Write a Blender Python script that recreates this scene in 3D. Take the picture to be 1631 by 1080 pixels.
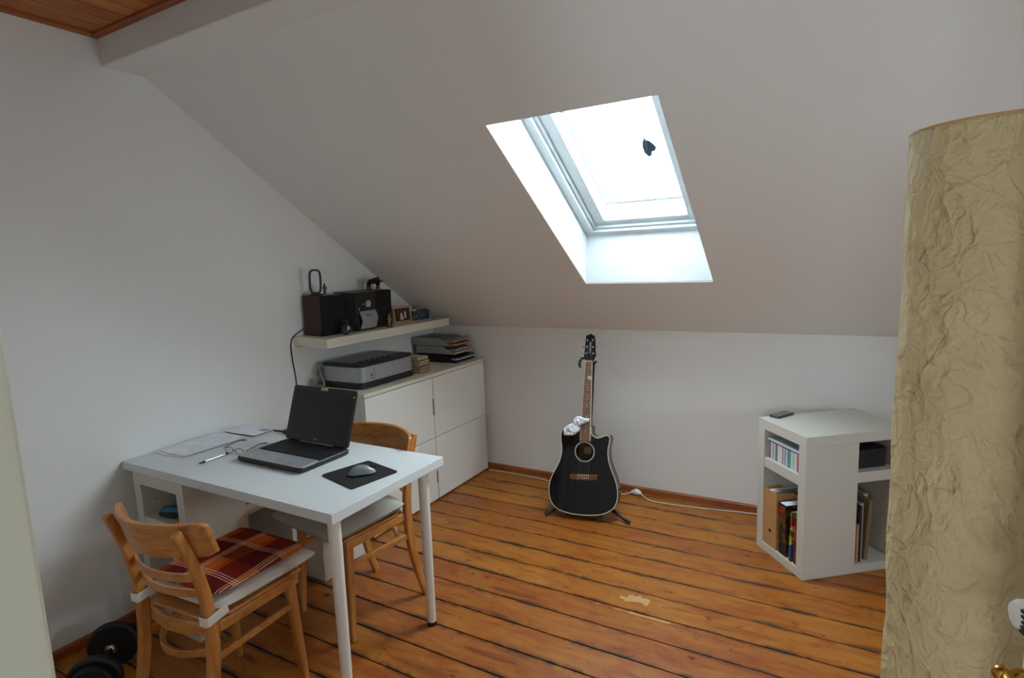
import bpy, math, random
from mathutils import Vector, Matrix, Euler, noise
random.seed(7)
PI = math.pi
R = math.radians
for o in list(bpy.data.objects): bpy.data.objects.remove(o)
scene = bpy.context.scene
C = scene.collection

# ------------------------------------------------------------------ camera
cam_d = bpy.data.cameras.new('camera')
cam = bpy.data.objects.new('camera', cam_d); C.objects.link(cam)
cam_d.sensor_width = 36.0
cam_d.lens = 919.03 / 1631 * 36
cam_d.clip_start = 0.02
_yaw, _pitch, _roll = 0.5208, -0.1338, -0.0391
_f = Vector((-math.sin(_yaw)*math.cos(_pitch), math.cos(_yaw)*math.cos(_pitch), math.sin(_pitch)))
_r = Vector((math.cos(_yaw), math.sin(_yaw), 0)); _u = _r.cross(_f)
_r2 = _r*math.cos(_roll) + _u*math.sin(_roll); _u2 = _u*math.cos(_roll) - _r*math.sin(_roll)
CAM = Vector((2.7454, -3.5591, 1.5446))
cam.matrix_world = Matrix(((_r2.x, _u2.x, -_f.x, CAM.x), (_r2.y, _u2.y, -_f.y, CAM.y), (_r2.z, _u2.z, -_f.z, CAM.z), (0, 0, 0, 1)))
scene.camera = cam

# ------------------------------------------------------------------ world: bright overcast sky
world = bpy.data.worlds.new('overcast_sky'); scene.world = world
world.use_nodes = True
bg = world.node_tree.nodes['Background']
bg.inputs['Color'].default_value = (0.80, 0.935, 1.0, 1)
bg.inputs['Strength'].default_value = 9.0

vs = scene.view_settings
vs.view_transform = 'Standard'; vs.look = 'None'; vs.gamma = 1.0; vs.use_curve_mapping = False
vs.exposure = 1.74

def portal(name, loc, rot, sx, sy):
    l = bpy.data.lights.new(name, 'AREA'); l.shape = 'RECTANGLE'; l.size = sx; l.size_y = sy
    l.cycles.is_portal = True
    o = bpy.data.objects.new(name, l); C.objects.link(o); o.location = loc; o.rotation_euler = rot
    return o
TAN = 0.6767; HK = 1.0788; PHI = math.atan(TAN)
FOFF = 0.285                                   # vertical offset of the skylight frame above the slope
portal('skylight_portal', (1.83, -0.945, HK + 0.36 + 0.945*TAN), (-PHI, 0, 0), 0.72, 1.2)
portal('gable_fill_portal', (4.80, -1.725, 1.235), (0, R(90), 0), 0.57, 0.65)  # sampling portal for the added gable window
portal('landing_fill_portal', (2.725, -5.48, 1.475), (R(90), 0, 0), 0.55, 0.55)  # sampling portal for the added landing window

# ------------------------------------------------------------------ materials
def lin(c):
    c /= 255.0
    return c/12.92 if c <= 0.04045 else ((c+0.055)/1.055)**2.4
def S(r, g, b): return (lin(r), lin(g), lin(b), 1)
MATS = {}
class NT:
    def __init__(s, name):
        s.m = bpy.data.materials.new(name); s.m.use_nodes = True
        s.t = s.m.node_tree; s.p = s.t.nodes['Principled BSDF']; s.out = s.t.nodes['Material Output']
        MATS[name] = s.m
    def n(s, typ, **kw):
        x = s.t.nodes.new(typ)
        for k, v in kw.items(): setattr(x, k, v)
        return x
    def l(s, a, b): s.t.links.new(a, b)
    def inp(s, node, key, v):
        if v is None: return
        if hasattr(v, 'links') or isinstance(v, bpy.types.NodeSocket): s.l(v, node.inputs[key])
        else: node.inputs[key].default_value = v
    def math(s, op, a, b=None, c=None, clamp=False):
        x = s.n('ShaderNodeMath', operation=op, use_clamp=clamp)
        s.inp(x, 0, a); s.inp(x, 1, b); s.inp(x, 2, c)
        return x.outputs[0]
    def mix(s, f, a, b):
        x = s.n('ShaderNodeMix', data_type='RGBA')
        s.inp(x, 0, f); s.inp(x, 6, a); s.inp(x, 7, b)
        return x.outputs[2]
    def coord(s, kind='Object'): return s.n('ShaderNodeTexCoord').outputs[kind]
    def mapping(s, v, scale=(1, 1, 1), loc=(0, 0, 0), rot=(0, 0, 0)):
        x = s.n('ShaderNodeMapping'); s.l(v, x.inputs[0])
        s.inp(x, 'Scale', scale); s.inp(x, 'Location', loc); s.inp(x, 'Rotation', rot)
        return x.outputs[0]
    def noise(s, v, scale, detail=3, rough=0.5, dist=0.0):
        x = s.n('ShaderNodeTexNoise'); s.l(v, x.inputs['Vector'])
        x.inputs['Scale'].default_value = scale; x.inputs['Detail'].default_value = detail
        x.inputs['Roughness'].default_value = rough; x.inputs['Distortion'].default_value = dist
        return x.outputs[0]
    def ramp(s, v, stops):
        x = s.n('ShaderNodeValToRGB'); s.l(v, x.inputs[0])
        e = x.color_ramp.elements
        while len(e) < len(stops): e.new(0.5)
        for el, (pp, c) in zip(e, stops):
            el.position = pp; el.color = c if len(c) == 4 else (*c, 1)
        return x.outputs[0]
    def step(s, v, a, b):          # smoothstep a..b to 0..1
        x = s.n('ShaderNodeMapRange', interpolation_type='SMOOTHSTEP'); s.l(v, x.inputs[0])
        x.inputs[1].default_value = a; x.inputs[2].default_value = b
        return x.outputs[0]
    def bump(s, h, strength=0.3, dist=0.01):
        x = s.n('ShaderNodeBump'); s.l(h, x.inputs['Height'])
        x.inputs['Strength'].default_value = strength; x.inputs['Distance'].default_value = dist
        s.l(x.outputs[0], s.p.inputs['Normal'])
    def set(s, **kw):
        for k, v in kw.items(): s.inp(s.p, k.replace('_', ' '), v)
        return s.m
def plain(name, col, rough=0.5, metal=0.0, var=0.06, scale=30, bump=0.0, spec=0.5, coat=0.0, vec=None):
    t = NT(name)
    co = t.coord('Object')
    if vec: co = t.mapping(co, vec)
    n = t.noise(co, scale, 4)
    dark = tuple(c*(1-var) for c in col[:3]) + (1,)
    lite = tuple(min(1, c*(1+var)) for c in col[:3]) + (1,)
    t.set(Base_Color=t.mix(n, dark, lite), Roughness=rough, Metallic=metal)
    t.p.inputs['Specular IOR Level'].default_value = spec
    t.p.inputs['Coat Weight'].default_value = coat
    if bump: t.bump(n, bump, 0.002)
    return t.m

# painted plaster with faint roller texture
def plaster(name, col):
    t = NT(name); co = t.coord('Object')
    a = t.noise(co, 1.3, 2); b = t.noise(co, 220, 3)
    c2 = tuple(c*0.965 for c in col[:3]) + (1,)
    t.set(Base_Color=t.mix(a, c2, col), Roughness=0.85)
    t.p.inputs['Specular IOR Level'].default_value = 0.2
    t.bump(b, 0.12, 0.002)
    return t.m
plaster('wall_paint', S(242, 240, 237))
plaster('slope_paint', S(242, 240, 237))
plain('reveal_toned_down', S(192, 196, 198), 0.6, var=0.02)  # white reveals greyed in colour to hold down the skylight glare
plain('window_white', S(196, 202, 205), 0.35, var=0.02)
plain('jamb_cream', S(214, 206, 184), 0.45, var=0.02, scale=8)
plain('door_white', S(222, 224, 228), 0.4, var=0.02)
plain('furniture_white', S(208, 203, 193), 0.38, var=0.015, scale=12)
plain('cabinet_white', S(236, 234, 226), 0.38, var=0.015, scale=12)
plain('table_white', S(218, 221, 221), 0.35, var=0.015, scale=12)
plain('leg_white', S(224, 218, 210), 0.4, var=0.02)
plain('shelf_cream', S(226, 219, 200), 0.4, var=0.02)
plain('hole_dark', S(40, 34, 28), 0.8)
plain('black_plastic', S(22, 23, 25), 0.4, var=0.2, scale=60)
plain('black_matte', S(20, 20, 22), 0.75, var=0.2, scale=80)
plain('black_rubber', S(15, 15, 16), 0.6, var=0.2)
plain('black_fabric', S(18, 18, 20), 0.95, var=0.35, scale=900, bump=0.3)
plain('silver_plastic', S(170, 172, 176), 0.35, metal=0.5, var=0.04, scale=200)
plain('silver_dark', S(118, 120, 124), 0.4, metal=0.4, var=0.05, scale=300)
plain('chrome', S(210, 210, 212), 0.15, metal=1.0, var=0.02)
plain('brass', S(196, 150, 70), 0.25, metal=1.0, var=0.05)
plain('gold_matte', S(150, 120, 66), 0.45, metal=0.6, var=0.3, scale=150)
plain('blue_paint', S(40, 90, 130), 0.5, var=0.4, scale=120)
plain('purple_dark', S(34, 28, 62), 0.4, var=0.4, scale=120)
plain('bronze_dark', S(22, 19, 18), 0.4, var=0.3, scale=90, metal=0.3)
plain('bone', S(190, 182, 160), 0.6)
plain('screen_black', S(20, 22, 23), 0.3, var=0.05, spec=0.4)
plain('key_black', S(20, 20, 21), 0.5, var=0.15, scale=200)
plain('touchpad', S(150, 153, 158), 0.4, metal=0.3)
plain('mouse_grey', S(132, 140, 144), 0.35, var=0.06, scale=80, metal=0.2)
plain('paper_white', S(242, 244, 250), 0.85, var=0.02)
plain('paper_grey', S(160, 158, 166), 0.8, var=0.25, scale=25)
plain('paper_mauve', S(150, 138, 148), 0.7, var=0.35, scale=30)
plain('paper_orange', S(206, 138, 40), 0.7, var=0.2)
plain('magazine_dark', S(36, 34, 40), 0.5, var=0.5, scale=40)
plain('book_cream', S(196, 178, 140), 0.75, var=0.12, scale=60)
plain('book_tan', S(176, 152, 116), 0.75, var=0.12, scale=60)
plain('book_dark_cover', S(50, 42, 36), 0.6)
plain('tray_grey', S(150, 152, 146), 0.5, var=0.03)
plain('tray_black', S(14, 14, 18), 0.4, var=0.1)
plain('cable_white', S(216, 210, 200), 0.5)
plain('cable_grey', S(150, 142, 124), 0.6)
plain('cable_black', S(18, 18, 18), 0.5)
plain('cardboard', S(188, 138, 88), 0.85, var=0.1, scale=18, bump=0.1)
plain('cushion_white', S(222, 214, 204), 0.95, var=0.06, scale=500, bump=0.2)
plain('cushion_grey', S(172, 166, 156), 0.95, var=0.12, scale=420, bump=0.3)
plain('box_white', S(206, 196, 184), 0.6, var=0.04)
plain('tissue', S(236, 238, 242), 0.9, var=0.03)
plain('gloss_black', S(7, 9, 13), 0.08, var=0.1, scale=3, spec=0.4, coat=0.0)
plain('binding_cream', S(206, 198, 180), 0.4)
plain('pearl', S(190, 196, 194), 0.25, var=0.3, scale=200)
plain('fret_metal', S(190, 180, 160), 0.3, metal=0.9)
plain('hole_inside', S(66, 46, 28), 0.7, var=0.5, scale=40)
plain('bridge_wood', S(110, 62, 40), 0.5, var=0.25, scale=60, vec=(1, 6, 6))
plain('fingerboard_wood', S(126, 86, 62), 0.5, var=0.25, scale=50, vec=(6, 6, 1))
plain('black_box', S(28, 25, 24), 0.6, var=0.15)
plain('phone_grey', S(70, 72, 76), 0.25, metal=0.4)
plain('moth_blue', S(46, 66, 84), 0.6, var=0.5, scale=90)
plain('iron_black', S(16, 15, 15), 0.55, var=0.3, scale=100, bump=0.15)
plain('burgundy_wood', S(62, 28, 26), 0.4, var=0.2, scale=20, vec=(6, 6, 1))
plain('stereo_side', S(64, 66, 64), 0.45, metal=0.3, var=0.05)
plain('stereo_front', S(26, 27, 29), 0.25, var=0.1)
plain('stereo_silver', S(158, 156, 156), 0.4, metal=0.4, var=0.03)
plain('photo_frame_wood', S(190, 152, 110), 0.5, var=0.15, scale=40, metal=0.2)
plain('orange_plastic', S(220, 140, 24), 0.45)
plain('teal_plastic', S(30, 96, 130), 0.45)
plain('olive_card', S(128, 108, 72), 0.8)
plain('skin_card', S(214, 204, 196), 0.7)

# glass pane: mostly clear, a little reflection
t = NT('pane_glass')
tr = t.n('ShaderNodeBsdfTransparent'); tr.inputs[0].default_value = (0.97, 0.985, 0.99, 1)
gl = t.n('ShaderNodeBsdfGlossy'); gl.inputs['Roughness'].default_value = 0.03
lw = t.n('ShaderNodeLayerWeight'); lw.inputs[0].default_value = 0.5
co_n = t.noise(t.coord(), 6, 2)
fac = t.math('ADD', t.math('ADD', 0.025, t.math('MULTIPLY', co_n, 0.01)), t.math('MULTIPLY', t.math('POWER', lw.outputs['Facing'], 5.0), 0.6))
mx = t.n('ShaderNodeMixShader'); t.l(fac, mx.inputs[0]); t.l(tr.outputs[0], mx.inputs[1]); t.l(gl.outputs[0], mx.inputs[2])
t.l(mx.outputs[0], t.out.inputs['Surface'])

# old varnished pine floor boards
def pine(name, c_lite, c_mid, c_dark, axis='X', rough=0.32, wear=True, spec=0.5):
    t = NT(name)
    co = t.coord('Object'); rnd = t.n('ShaderNodeObjectInfo').outputs['Random']
    off = t.n('ShaderNodeCombineXYZ')
    t.l(t.math('MULTIPLY', rnd, 37.0), off.inputs[0]); t.l(t.math('MULTIPLY', rnd, 11.0), off.inputs[1])
    add = t.n('ShaderNodeVectorMath', operation='ADD'); t.l(co, add.inputs[0]); t.l(off.outputs[0], add.inputs[1])
    v = add.outputs[0]
    st = (1.0, 6, 6) if axis == 'X' else (6, 1.0, 6)
    g1 = t.noise(t.mapping(v, st), 2.6, 5, 0.55, 1.6)
    st2 = (2.0, 70, 70) if axis == 'X' else (70, 2.0, 70)
    g2 = t.noise(t.mapping(v, st2), 3.0, 4, 0.6)
    blot = t.noise(v, 3.1, 3)
    st3 = (1.0, 1.8, 1) if axis == 'X' else (1.8, 1.0, 1)
    red = t.noise(t.mapping(v, st3, (3.3, 1.7, 0)), 5.5, 4, 0.6, 0.5)
    col = t.ramp(g1, [(0.25, c_dark), (0.42, c_mid), (0.78, c_lite)])
    col = t.mix(t.math('MULTIPLY', t.step(g2, 0.52, 0.8), 0.22), col, c_dark)
    col = t.mix(t.math('MULTIPLY', t.step(blot, 0.45, 0.75), 0.4), col, c_lite)
    rc = (c_mid[0]*0.86, c_mid[1]*0.58, c_mid[2]*0.62, 1)
    col = t.mix(t.math('MULTIPLY', t.step(red, 0.50, 0.68), 0.62), col, rc)
    hs = t.n('ShaderNodeHueSaturation'); t.l(col, hs.inputs['Color'])
    t.l(t.math('ADD', 0.88, t.math('MULTIPLY', rnd, 0.24)), hs.inputs['Value'])
    t.l(t.math('ADD', 0.494, t.math('MULTIPLY', rnd, 0.012)), hs.inputs['Hue'])
    col = hs.outputs[0]
    # knots
    kd = tuple(c*0.12 for c in c_dark[:3]) + (1,)
    for sc_, kst, r0, r1 in ((4.2, (0.75, 1.25, 1), 0.040, 0.07), (7.5, (0.7, 1.2, 1), 0.032, 0.06)):
        if axis != 'X': kst = (kst[1], kst[0], 1)
        vo = t.n('ShaderNodeTexVoronoi'); vo.inputs['Scale'].default_value = sc_
        wob = t.n('ShaderNodeVectorMath', operation='ADD')
        t.l(t.mapping(v, kst), wob.inputs[0]); t.l(t.math('MULTIPLY', t.noise(v, 45, 2), 0.03), wob.inputs[1])
        t.l(wob.outputs[0], vo.inputs['Vector'])
        knot = t.math('SUBTRACT', 1.0, t.step(vo.outputs['Distance'], r0, r1))
        ring = t.math('SUBTRACT', 1.0, t.step(vo.outputs['Distance'], r1, r1*3.2))
        col = t.mix(t.math('MULTIPLY', ring, 0.45), col, rc)
        col = t.mix(t.math('MULTIPLY', knot, 0.88), col, kd)
    if wear:
        sep = t.n('ShaderNodeSeparateXYZ'); t.l(co, sep.inputs[0])
        ay = t.math('ABSOLUTE', sep.outputs[1])
        wn = t.noise(t.mapping(v, (1.0, 2.0, 1)), 5.0, 5, 0.7)
        edge = t.step(t.math('ADD', ay, t.math('MULTIPLY', t.math('SUBTRACT', wn, 0.5), 0.075)), 0.052, 0.076)
        dirt = t.step(t.noise(t.mapping(v, (0.8, 0.5, 1)), 5.0, 4, 0.7), 0.42, 0.56)
        col = t.mix(t.math('MULTIPLY', t.math('MULTIPLY', edge, dirt), 0.82), col, (0.035, 0.024, 0.018, 1))
        spots = t.step(t.noise(t.mapping(v, (2.4, 4, 1), (9, 2, 0)), 6.0, 4, 0.65), 0.61, 0.68)
        col = t.mix(t.math('MULTIPLY', spots, 0.6), col, (0.05, 0.025, 0.016, 1))
        # bare patch where the varnish has come off, and a pale worn board edge
        pos = t.n('ShaderNodeNewGeometry').outputs['Position']
        pn_ = t.math('MULTIPLY', t.math('SUBTRACT', t.noise(pos, 26, 3), 0.5), 0.16)
        for (px, py, sx, sy, r_) in ((1.985, -1.185, 0.75, 2.0, 0.06), (2.02, -1.291, 0.32, 9.0, 0.06)):
            d = t.n('ShaderNodeVectorMath', operation='DISTANCE')
            t.l(t.mapping(pos, (sx, sy, 0)), d.inputs[0]); d.inputs[1].default_value = (px*sx, py*sy, 0)
            patch = t.math('SUBTRACT', 1.0, t.step(t.math('ADD', d.outputs['Value'], pn_), r_-0.015, r_))
            col = t.mix(t.math('MULTIPLY', patch, 0.7), col, S(206, 172, 116))
    t.set(Base_Color=col, Roughness=t.math('ADD', rough, t.math('MULTIPLY', blot, 0.22)))
    t.p.inputs['Specular IOR Level'].default_value = spec
    t.bump(t.math('ADD', g2, t.math('MULTIPLY', g1, 0.8)), 0.18, 0.002)
    return t.m
pine('floor_pine', S(184, 121, 42), S(163, 92, 25), S(112, 52, 14))
pine('ceiling_pine', S(196, 128, 66), S(178, 106, 50), S(126, 66, 30), axis='Y', wear=False, rough=0.45)
pine('skirting_wood', S(176, 104, 52), S(160, 88, 42), S(120, 60, 28), wear=False, rough=0.4)
pine('skirting_wood_side', S(176, 104, 52), S(160, 88, 42), S(120, 60, 28), axis='Y', wear=False, rough=0.4)
plain('subfloor_dark', S(30, 18, 10), 0.9)

def beech(name, vec):
    t = NT(name); co = t.coord('Object')
    g = t.noise(t.mapping(co, vec), 6, 5, 0.6, 0.6)
    h = t.noise(t.mapping(co, tuple(3*a for a in vec)), 16, 3)
    col = t.ramp(g, [(0.3, S(164, 100, 44)), (0.55, S(190, 126, 62)), (0.75, S(208, 148, 84))])
    col = t.mix(t.math('MULTIPLY', t.step(h, 0.5, 0.8), 0.3), col, S(140, 82, 36))
    t.set(Base_Color=col, Roughness=0.38)
    t.p.inputs['Coat Weight'].default_value = 0.15
    t.bump(h, 0.05, 0.001)
beech('beech_upright', (6, 6, 1)); beech('beech_cross', (1.2, 6, 8))

# plaid cushion cloth
t = NT('plaid_cloth')
sep = t.n('ShaderNodeSeparateXYZ'); t.l(t.coord(), sep.inputs[0])
X, Y = t.math('ADD', sep.outputs[0], 2.03), t.math('ADD', sep.outputs[1], 2.06)
def band(v, per, a, b):
    f = t.math('FRACT', t.math('DIVIDE', v, per))
    return t.math('MULTIPLY', t.math('GREATER_THAN', f, a), t.math('LESS_THAN', f, b))
bx = band(X, 0.19, 0.0, 0.48); by = band(Y, 0.19, 0.0, 0.5)
col = t.mix(bx, S(182, 78, 24), S(128, 36, 20))
col = t.mix(t.math('MULTIPLY', by, 0.6), col, S(72, 14, 14))
ob = t.math('MULTIPLY', band(X, 0.19, 0.55, 0.85), t.math('SUBTRACT', 1.0, by))
col = t.mix(t.math('MULTIPLY', ob, 0.8), col, S(214, 104, 30))
for v in (X, Y):
    for a in (0.48, 0.535, 0.59):
        col = t.mix(t.math('MULTIPLY', band(v, 0.19, a, a+0.017), 0.75), col, S(236, 200, 176))
wv = t.noise(t.coord(), 700, 2)
t.set(Base_Color=col, Roughness=0.95); t.bump(wv, 0.2, 0.001)
t.p.inputs['Specular IOR Level'].default_value = 0.15

# crinkled lamp paper
t = NT('lamp_paper'); co = t.coord()
n1 = t.noise(t.mapping(co, (1, 1, 0.7)), 7, 5, 0.6, 1.4); n2 = t.noise(co, 26, 4, 0.55, 0.8)
cr_ = None
for sc_, st_, w_ in ((5.0, (1, 1, 0.55), 1.0), (11.0, (1, 1, 0.8), 0.6), (24.0, (1, 1, 0.9), 0.35)):
    q = t.noise(t.mapping(co, st_, (sc_, 3, 1)), sc_, 2, 0.5, 0.9)
    rd = t.math('SUBTRACT', 1.0, t.math('MULTIPLY', t.math('ABSOLUTE', t.math('SUBTRACT', q, 0.5)), 7.0), None, True)
    rd = t.math('MULTIPLY', t.math('POWER', rd, 2.0), w_)
    cr_ = rd if cr_ is None else t.math('ADD', cr_, rd)
t.set(Base_Color=t.mix(n1, S(214, 188, 140), S(226, 204, 158)), Roughness=0.7)
t.p.inputs['Specular IOR Level'].default_value = 0.35
t.bump(t.math('ADD', t.math('ADD', n1, t.math('MULTIPLY', n2, 0.5)), t.math('MULTIPLY', cr_, 0.30)), 0.95, 0.016)
tl = t.n('ShaderNodeBsdfTranslucent'); tl.inputs[0].default_value = S(226, 200, 150)
mx = t.n('ShaderNodeMixShader'); mx.inputs[0].default_value = 0.18
t.l(t.p.outputs[0], mx.inputs[1]); t.l(tl.outputs[0], mx.inputs[2]); t.l(mx.outputs[0], t.out.inputs['Surface'])
plain('paper_edge', S(196, 150, 92), 0.8)

# printed sheet: lines of grey text
def sheet(name, sc, dens, blot=False):
    t = NT(name); sep = t.n('ShaderNodeSeparateXYZ'); t.l(t.coord(), sep.inputs[0])
    ln = t.math('GREATER_THAN', t.math('FRACT', t.math('MULTIPLY', sep.outputs[1], sc)), 0.55)
    wd = t.step(t.noise(t.mapping(t.coord(), (320, sc, 1)), 1.0, 1), 0.42, 0.5)
    fld = t.step(t.noise(t.coord(), 14, 1), 0.4, 0.55)
    m = t.math('MULTIPLY', t.math('MULTIPLY', ln, wd), t.math('MULTIPLY', fld, dens))
    t.set(Base_Color=t.mix(m, S(244, 246, 252), S(120, 122, 132)), Roughness=0.85)
    t.p.inputs['Specular IOR Level'].default_value = 0.2
sheet('printed_sheet', 170, 0.35)

# colourful printed covers (spines with blotchy artwork)
def cover(name, cols, sc=22):
    t = NT(name); v = t.n('ShaderNodeTexVoronoi'); v.inputs['Scale'].default_value = sc
    t.l(t.mapping(t.coord(), (1, 1, 1.3)), v.inputs['Vector'])
    sp = t.n('ShaderNodeSeparateColor'); t.l(v.outputs['Color'], sp.inputs[0])
    k = len(cols)
    r = t.n('ShaderNodeValToRGB'); t.l(sp.outputs[0], r.inputs[0]); r.color_ramp.interpolation = 'CONSTANT'
    e = r.color_ramp.elements
    while len(e) < k: e.new(0.5)
    for i, c in enumerate(cols): e[i].position = i/k; e[i].color = c
    t.set(Base_Color=r.outputs[0], Roughness=0.45)
cover('cover_dark', [S(26, 24, 22), S(40, 30, 24), S(96, 74, 30), S(24, 26, 24), S(32, 26, 22)], 40)
cover('cover_bright', [S(190, 160, 40), S(150, 30, 28), S(40, 70, 140), S(70, 90, 50), S(206, 190, 90)], 30)
cover('cover_redbrown', [S(120, 50, 26), S(96, 40, 24), S(140, 66, 30)], 30)
cover('photo_couple', [S(54, 32, 22), S(70, 42, 28), S(60, 36, 24)], 20)
cover('picture_blue', [S(52, 66, 78), S(70, 88, 98), S(40, 50, 60), S(96, 112, 118)], 60)
cover('picture_dark', [S(50, 44, 46), S(70, 62, 62), S(40, 40, 44)], 60)

# ------------------------------------------------------------------ mesh builder
class MB:
    def __init__(s): s.v = []; s.f = []
    def add(s, vs, fs):
        b = len(s.v); s.v += [tuple(v) for v in vs]; s.f += [tuple(b+i for i in f) for f in fs]; return s
    def box(s, x0, x1, y0, y1, z0, z1):
        return s.add([(x0,y0,z0),(x1,y0,z0),(x1,y1,z0),(x0,y1,z0),(x0,y0,z1),(x1,y0,z1),(x1,y1,z1),(x0,y1,z1)],
                     [(3,2,1,0),(4,5,6,7),(0,1,5,4),(1,2,6,5),(2,3,7,6),(3,0,4,7)])
    def obox(s, c, ax, ay, az, hx, hy, hz):
        c = Vector(c); ax, ay, az = Vector(ax).normalized()*hx, Vector(ay).normalized()*hy, Vector(az).normalized()*hz
        P = [c+sx*ax+sy*ay+sz*az for sz in (-1,1) for sx, sy in ((-1,-1),(1,-1),(1,1),(-1,1))]
        return s.add(P, [(3,2,1,0),(4,5,6,7),(0,1,5,4),(1,2,6,5),(2,3,7,6),(3,0,4,7)])
    def prism(s, poly, fn, a, b):
        n = len(poly); P = [fn(p[0], p[1], a) for p in poly] + [fn(p[0], p[1], b) for p in poly]
        return s.add(P, [tuple(range(n-1, -1, -1)), tuple(range(n, 2*n))] + [(i, (i+1) % n, n+(i+1) % n, n+i) for i in range(n)])
    def tube(s, path, r, n=10, closed=False, flat=None, up=None):
        """sweep a circle (or, with flat=(w,h), a rounded rectangle) along a path"""
        path = [Vector(p) for p in path]; m = len(path)
        rs = r if isinstance(r, (list, tuple)) else [r]*m
        T = []
        for i in range(m):
            if closed: d = path[(i+1) % m]-path[i-1]
            else: d = path[min(i+1, m-1)]-path[max(i-1, 0)]
            T.append(d.normalized())
        u = Vector(up) if up else (Vector((0,0,1)) if abs(T[0].z) < 0.9 else Vector((1,0,0)))
        rings = []
        for i in range(m):
            if up: u = Vector(up)
            u = (u - T[i]*u.dot(T[i])).normalized(); w = T[i].cross(u).normalized()
            if flat:
                hw, hh = flat[0]/2*rs[i], flat[1]/2*rs[i]; c = min(hw, hh)*0.35
                prof = [(hw, -hh+c), (hw, hh-c), (hw-c, hh), (-hw+c, hh), (-hw, hh-c), (-hw, -hh+c), (-hw+c, -hh), (hw-c, -hh)]
                rings.append([path[i]+w*a+u*b for a, b in prof])
            else:
                rings.append([path[i]+(w*math.cos(2*PI*k/n)+u*math.sin(2*PI*k/n))*rs[i] for k in range(n)])
        k = len(rings[0]); P = [p for rg in rings for p in rg]; F = []
        for i in range(m if closed else m-1):
            j = (i+1) % m
            for q in range(k): F.append((i*k+q, i*k+(q+1) % k, j*k+(q+1) % k, j*k+q))
        if not closed: F += [tuple(range(k-1, -1, -1)), tuple((m-1)*k+q for q in range(k))]
        return s.add(P, F)
    def cyl(s, a, b, r0, r1=None, n=20): return s.tube([a, b], [r0, r0 if r1 is None else r1], n)
    def lathe(s, prof, n=32, c=(0,0,0), ax=(0,0,1)):
        ax = Vector(ax).normalized(); c = Vector(c)
        e = Vector((1,0,0)) if abs(ax.x) < 0.9 else Vector((0,1,0)); e = (e-ax*e.dot(ax)).normalized(); g = ax.cross(e)
        P = [c+ax*h+(e*math.cos(2*PI*k/n)+g*math.sin(2*PI*k/n))*max(r, 1e-4) for r, h in prof for k in range(n)]
        m = len(prof); F = []
        for i in range(m-1):
            for k in range(n): F.append((i*n+k, i*n+(k+1) % n, (i+1)*n+(k+1) % n, (i+1)*n+k))
        F += [tuple(range(n-1, -1, -1)), tuple((m-1)*n+k for k in range(n))]
        return s.add(P, F)
    def ell(s, c, r, n=14, m=8, rot=None):
        c = Vector(c); r = (r, r, r) if isinstance(r, (int, float)) else r
        M = Euler(rot).to_matrix() if rot else Matrix.Identity(3)
        P = [c+M @ Vector((0,0,-r[2]))]
        for i in range(1, m):
            a = -PI/2+PI*i/m
            P += [c+M @ Vector((r[0]*math.cos(a)*math.cos(2*PI*k/n), r[1]*math.cos(a)*math.sin(2*PI*k/n), r[2]*math.sin(a))) for k in range(n)]
        P.append(c+M @ Vector((0,0,r[2])))
        F = [(0, 1+(k+1) % n, 1+k) for k in range(n)]
        for i in range(m-2):
            for k in range(n): F.append((1+i*n+k, 1+i*n+(k+1) % n, 1+(i+1)*n+(k+1) % n, 1+(i+1)*n+k))
        b = 1+(m-2)*n; t_ = len(P)-1
        F += [(b+k, b+(k+1) % n, t_) for k in range(n)]
        return s.add(P, F)
    def grid(s, P, nu, nv, wrap=False):
        F = []
        for i in range(nu-1):
            for j in range(nv if wrap else nv-1):
                F.append((i*nv+j, i*nv+(j+1) % nv, (i+1)*nv+(j+1) % nv, (i+1)*nv+j))
        return s.add(P, F)
    def build(s, name, mat, parent=None, bevel=0, seg=2, ang=35, flat=False):
        me = bpy.data.meshes.new(name); me.from_pydata(s.v, [], s.f); me.update()
        import bmesh
        bm = bmesh.new(); bm.from_mesh(me); bmesh.ops.recalc_face_normals(bm, faces=bm.faces[:]); bm.to_mesh(me); bm.free()
        if not flat:
            me.polygons.foreach_set('use_smooth', [True]*len(me.polygons)); me.set_sharp_from_angle(angle=R(ang))
        me.materials.append(MATS[mat])
        o = bpy.data.objects.new(name, me); C.objects.link(o)
        if parent is not None: attach(o, parent)
        if bevel:
            b = o.modifiers.new('bevel', 'BEVEL'); b.width = bevel; b.segments = seg; b.limit_method = 'ANGLE'; b.angle_limit = R(40)
            b.harden_normals = False
        return o
def wmat(o):
    m = Matrix.LocRotScale(o.location, o.rotation_euler, o.scale)
    return wmat(o.parent) @ o.matrix_parent_inverse @ m if o.parent else m
LOCAL = False
def attach(o, parent):
    o.parent = parent
    if not LOCAL: o.matrix_parent_inverse = wmat(parent).inverted()
def tag(o, label, cat=None, group=None, kind=None):
    o['label'] = label
    if cat: o['category'] = cat
    if group: o['group'] = group
    if kind: o['kind'] = kind
    return o
def thing(name, label, cat, loc=(0,0,0), rot=(0,0,0), group=None):
    o = bpy.data.objects.new(name, None); C.objects.link(o)
    o.empty_display_size = 0.05; o.location = loc; o.rotation_euler = rot
    return tag(o, label, cat, group)
def struct(o, label, cat): return tag(o, label, cat, kind='structure')
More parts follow.
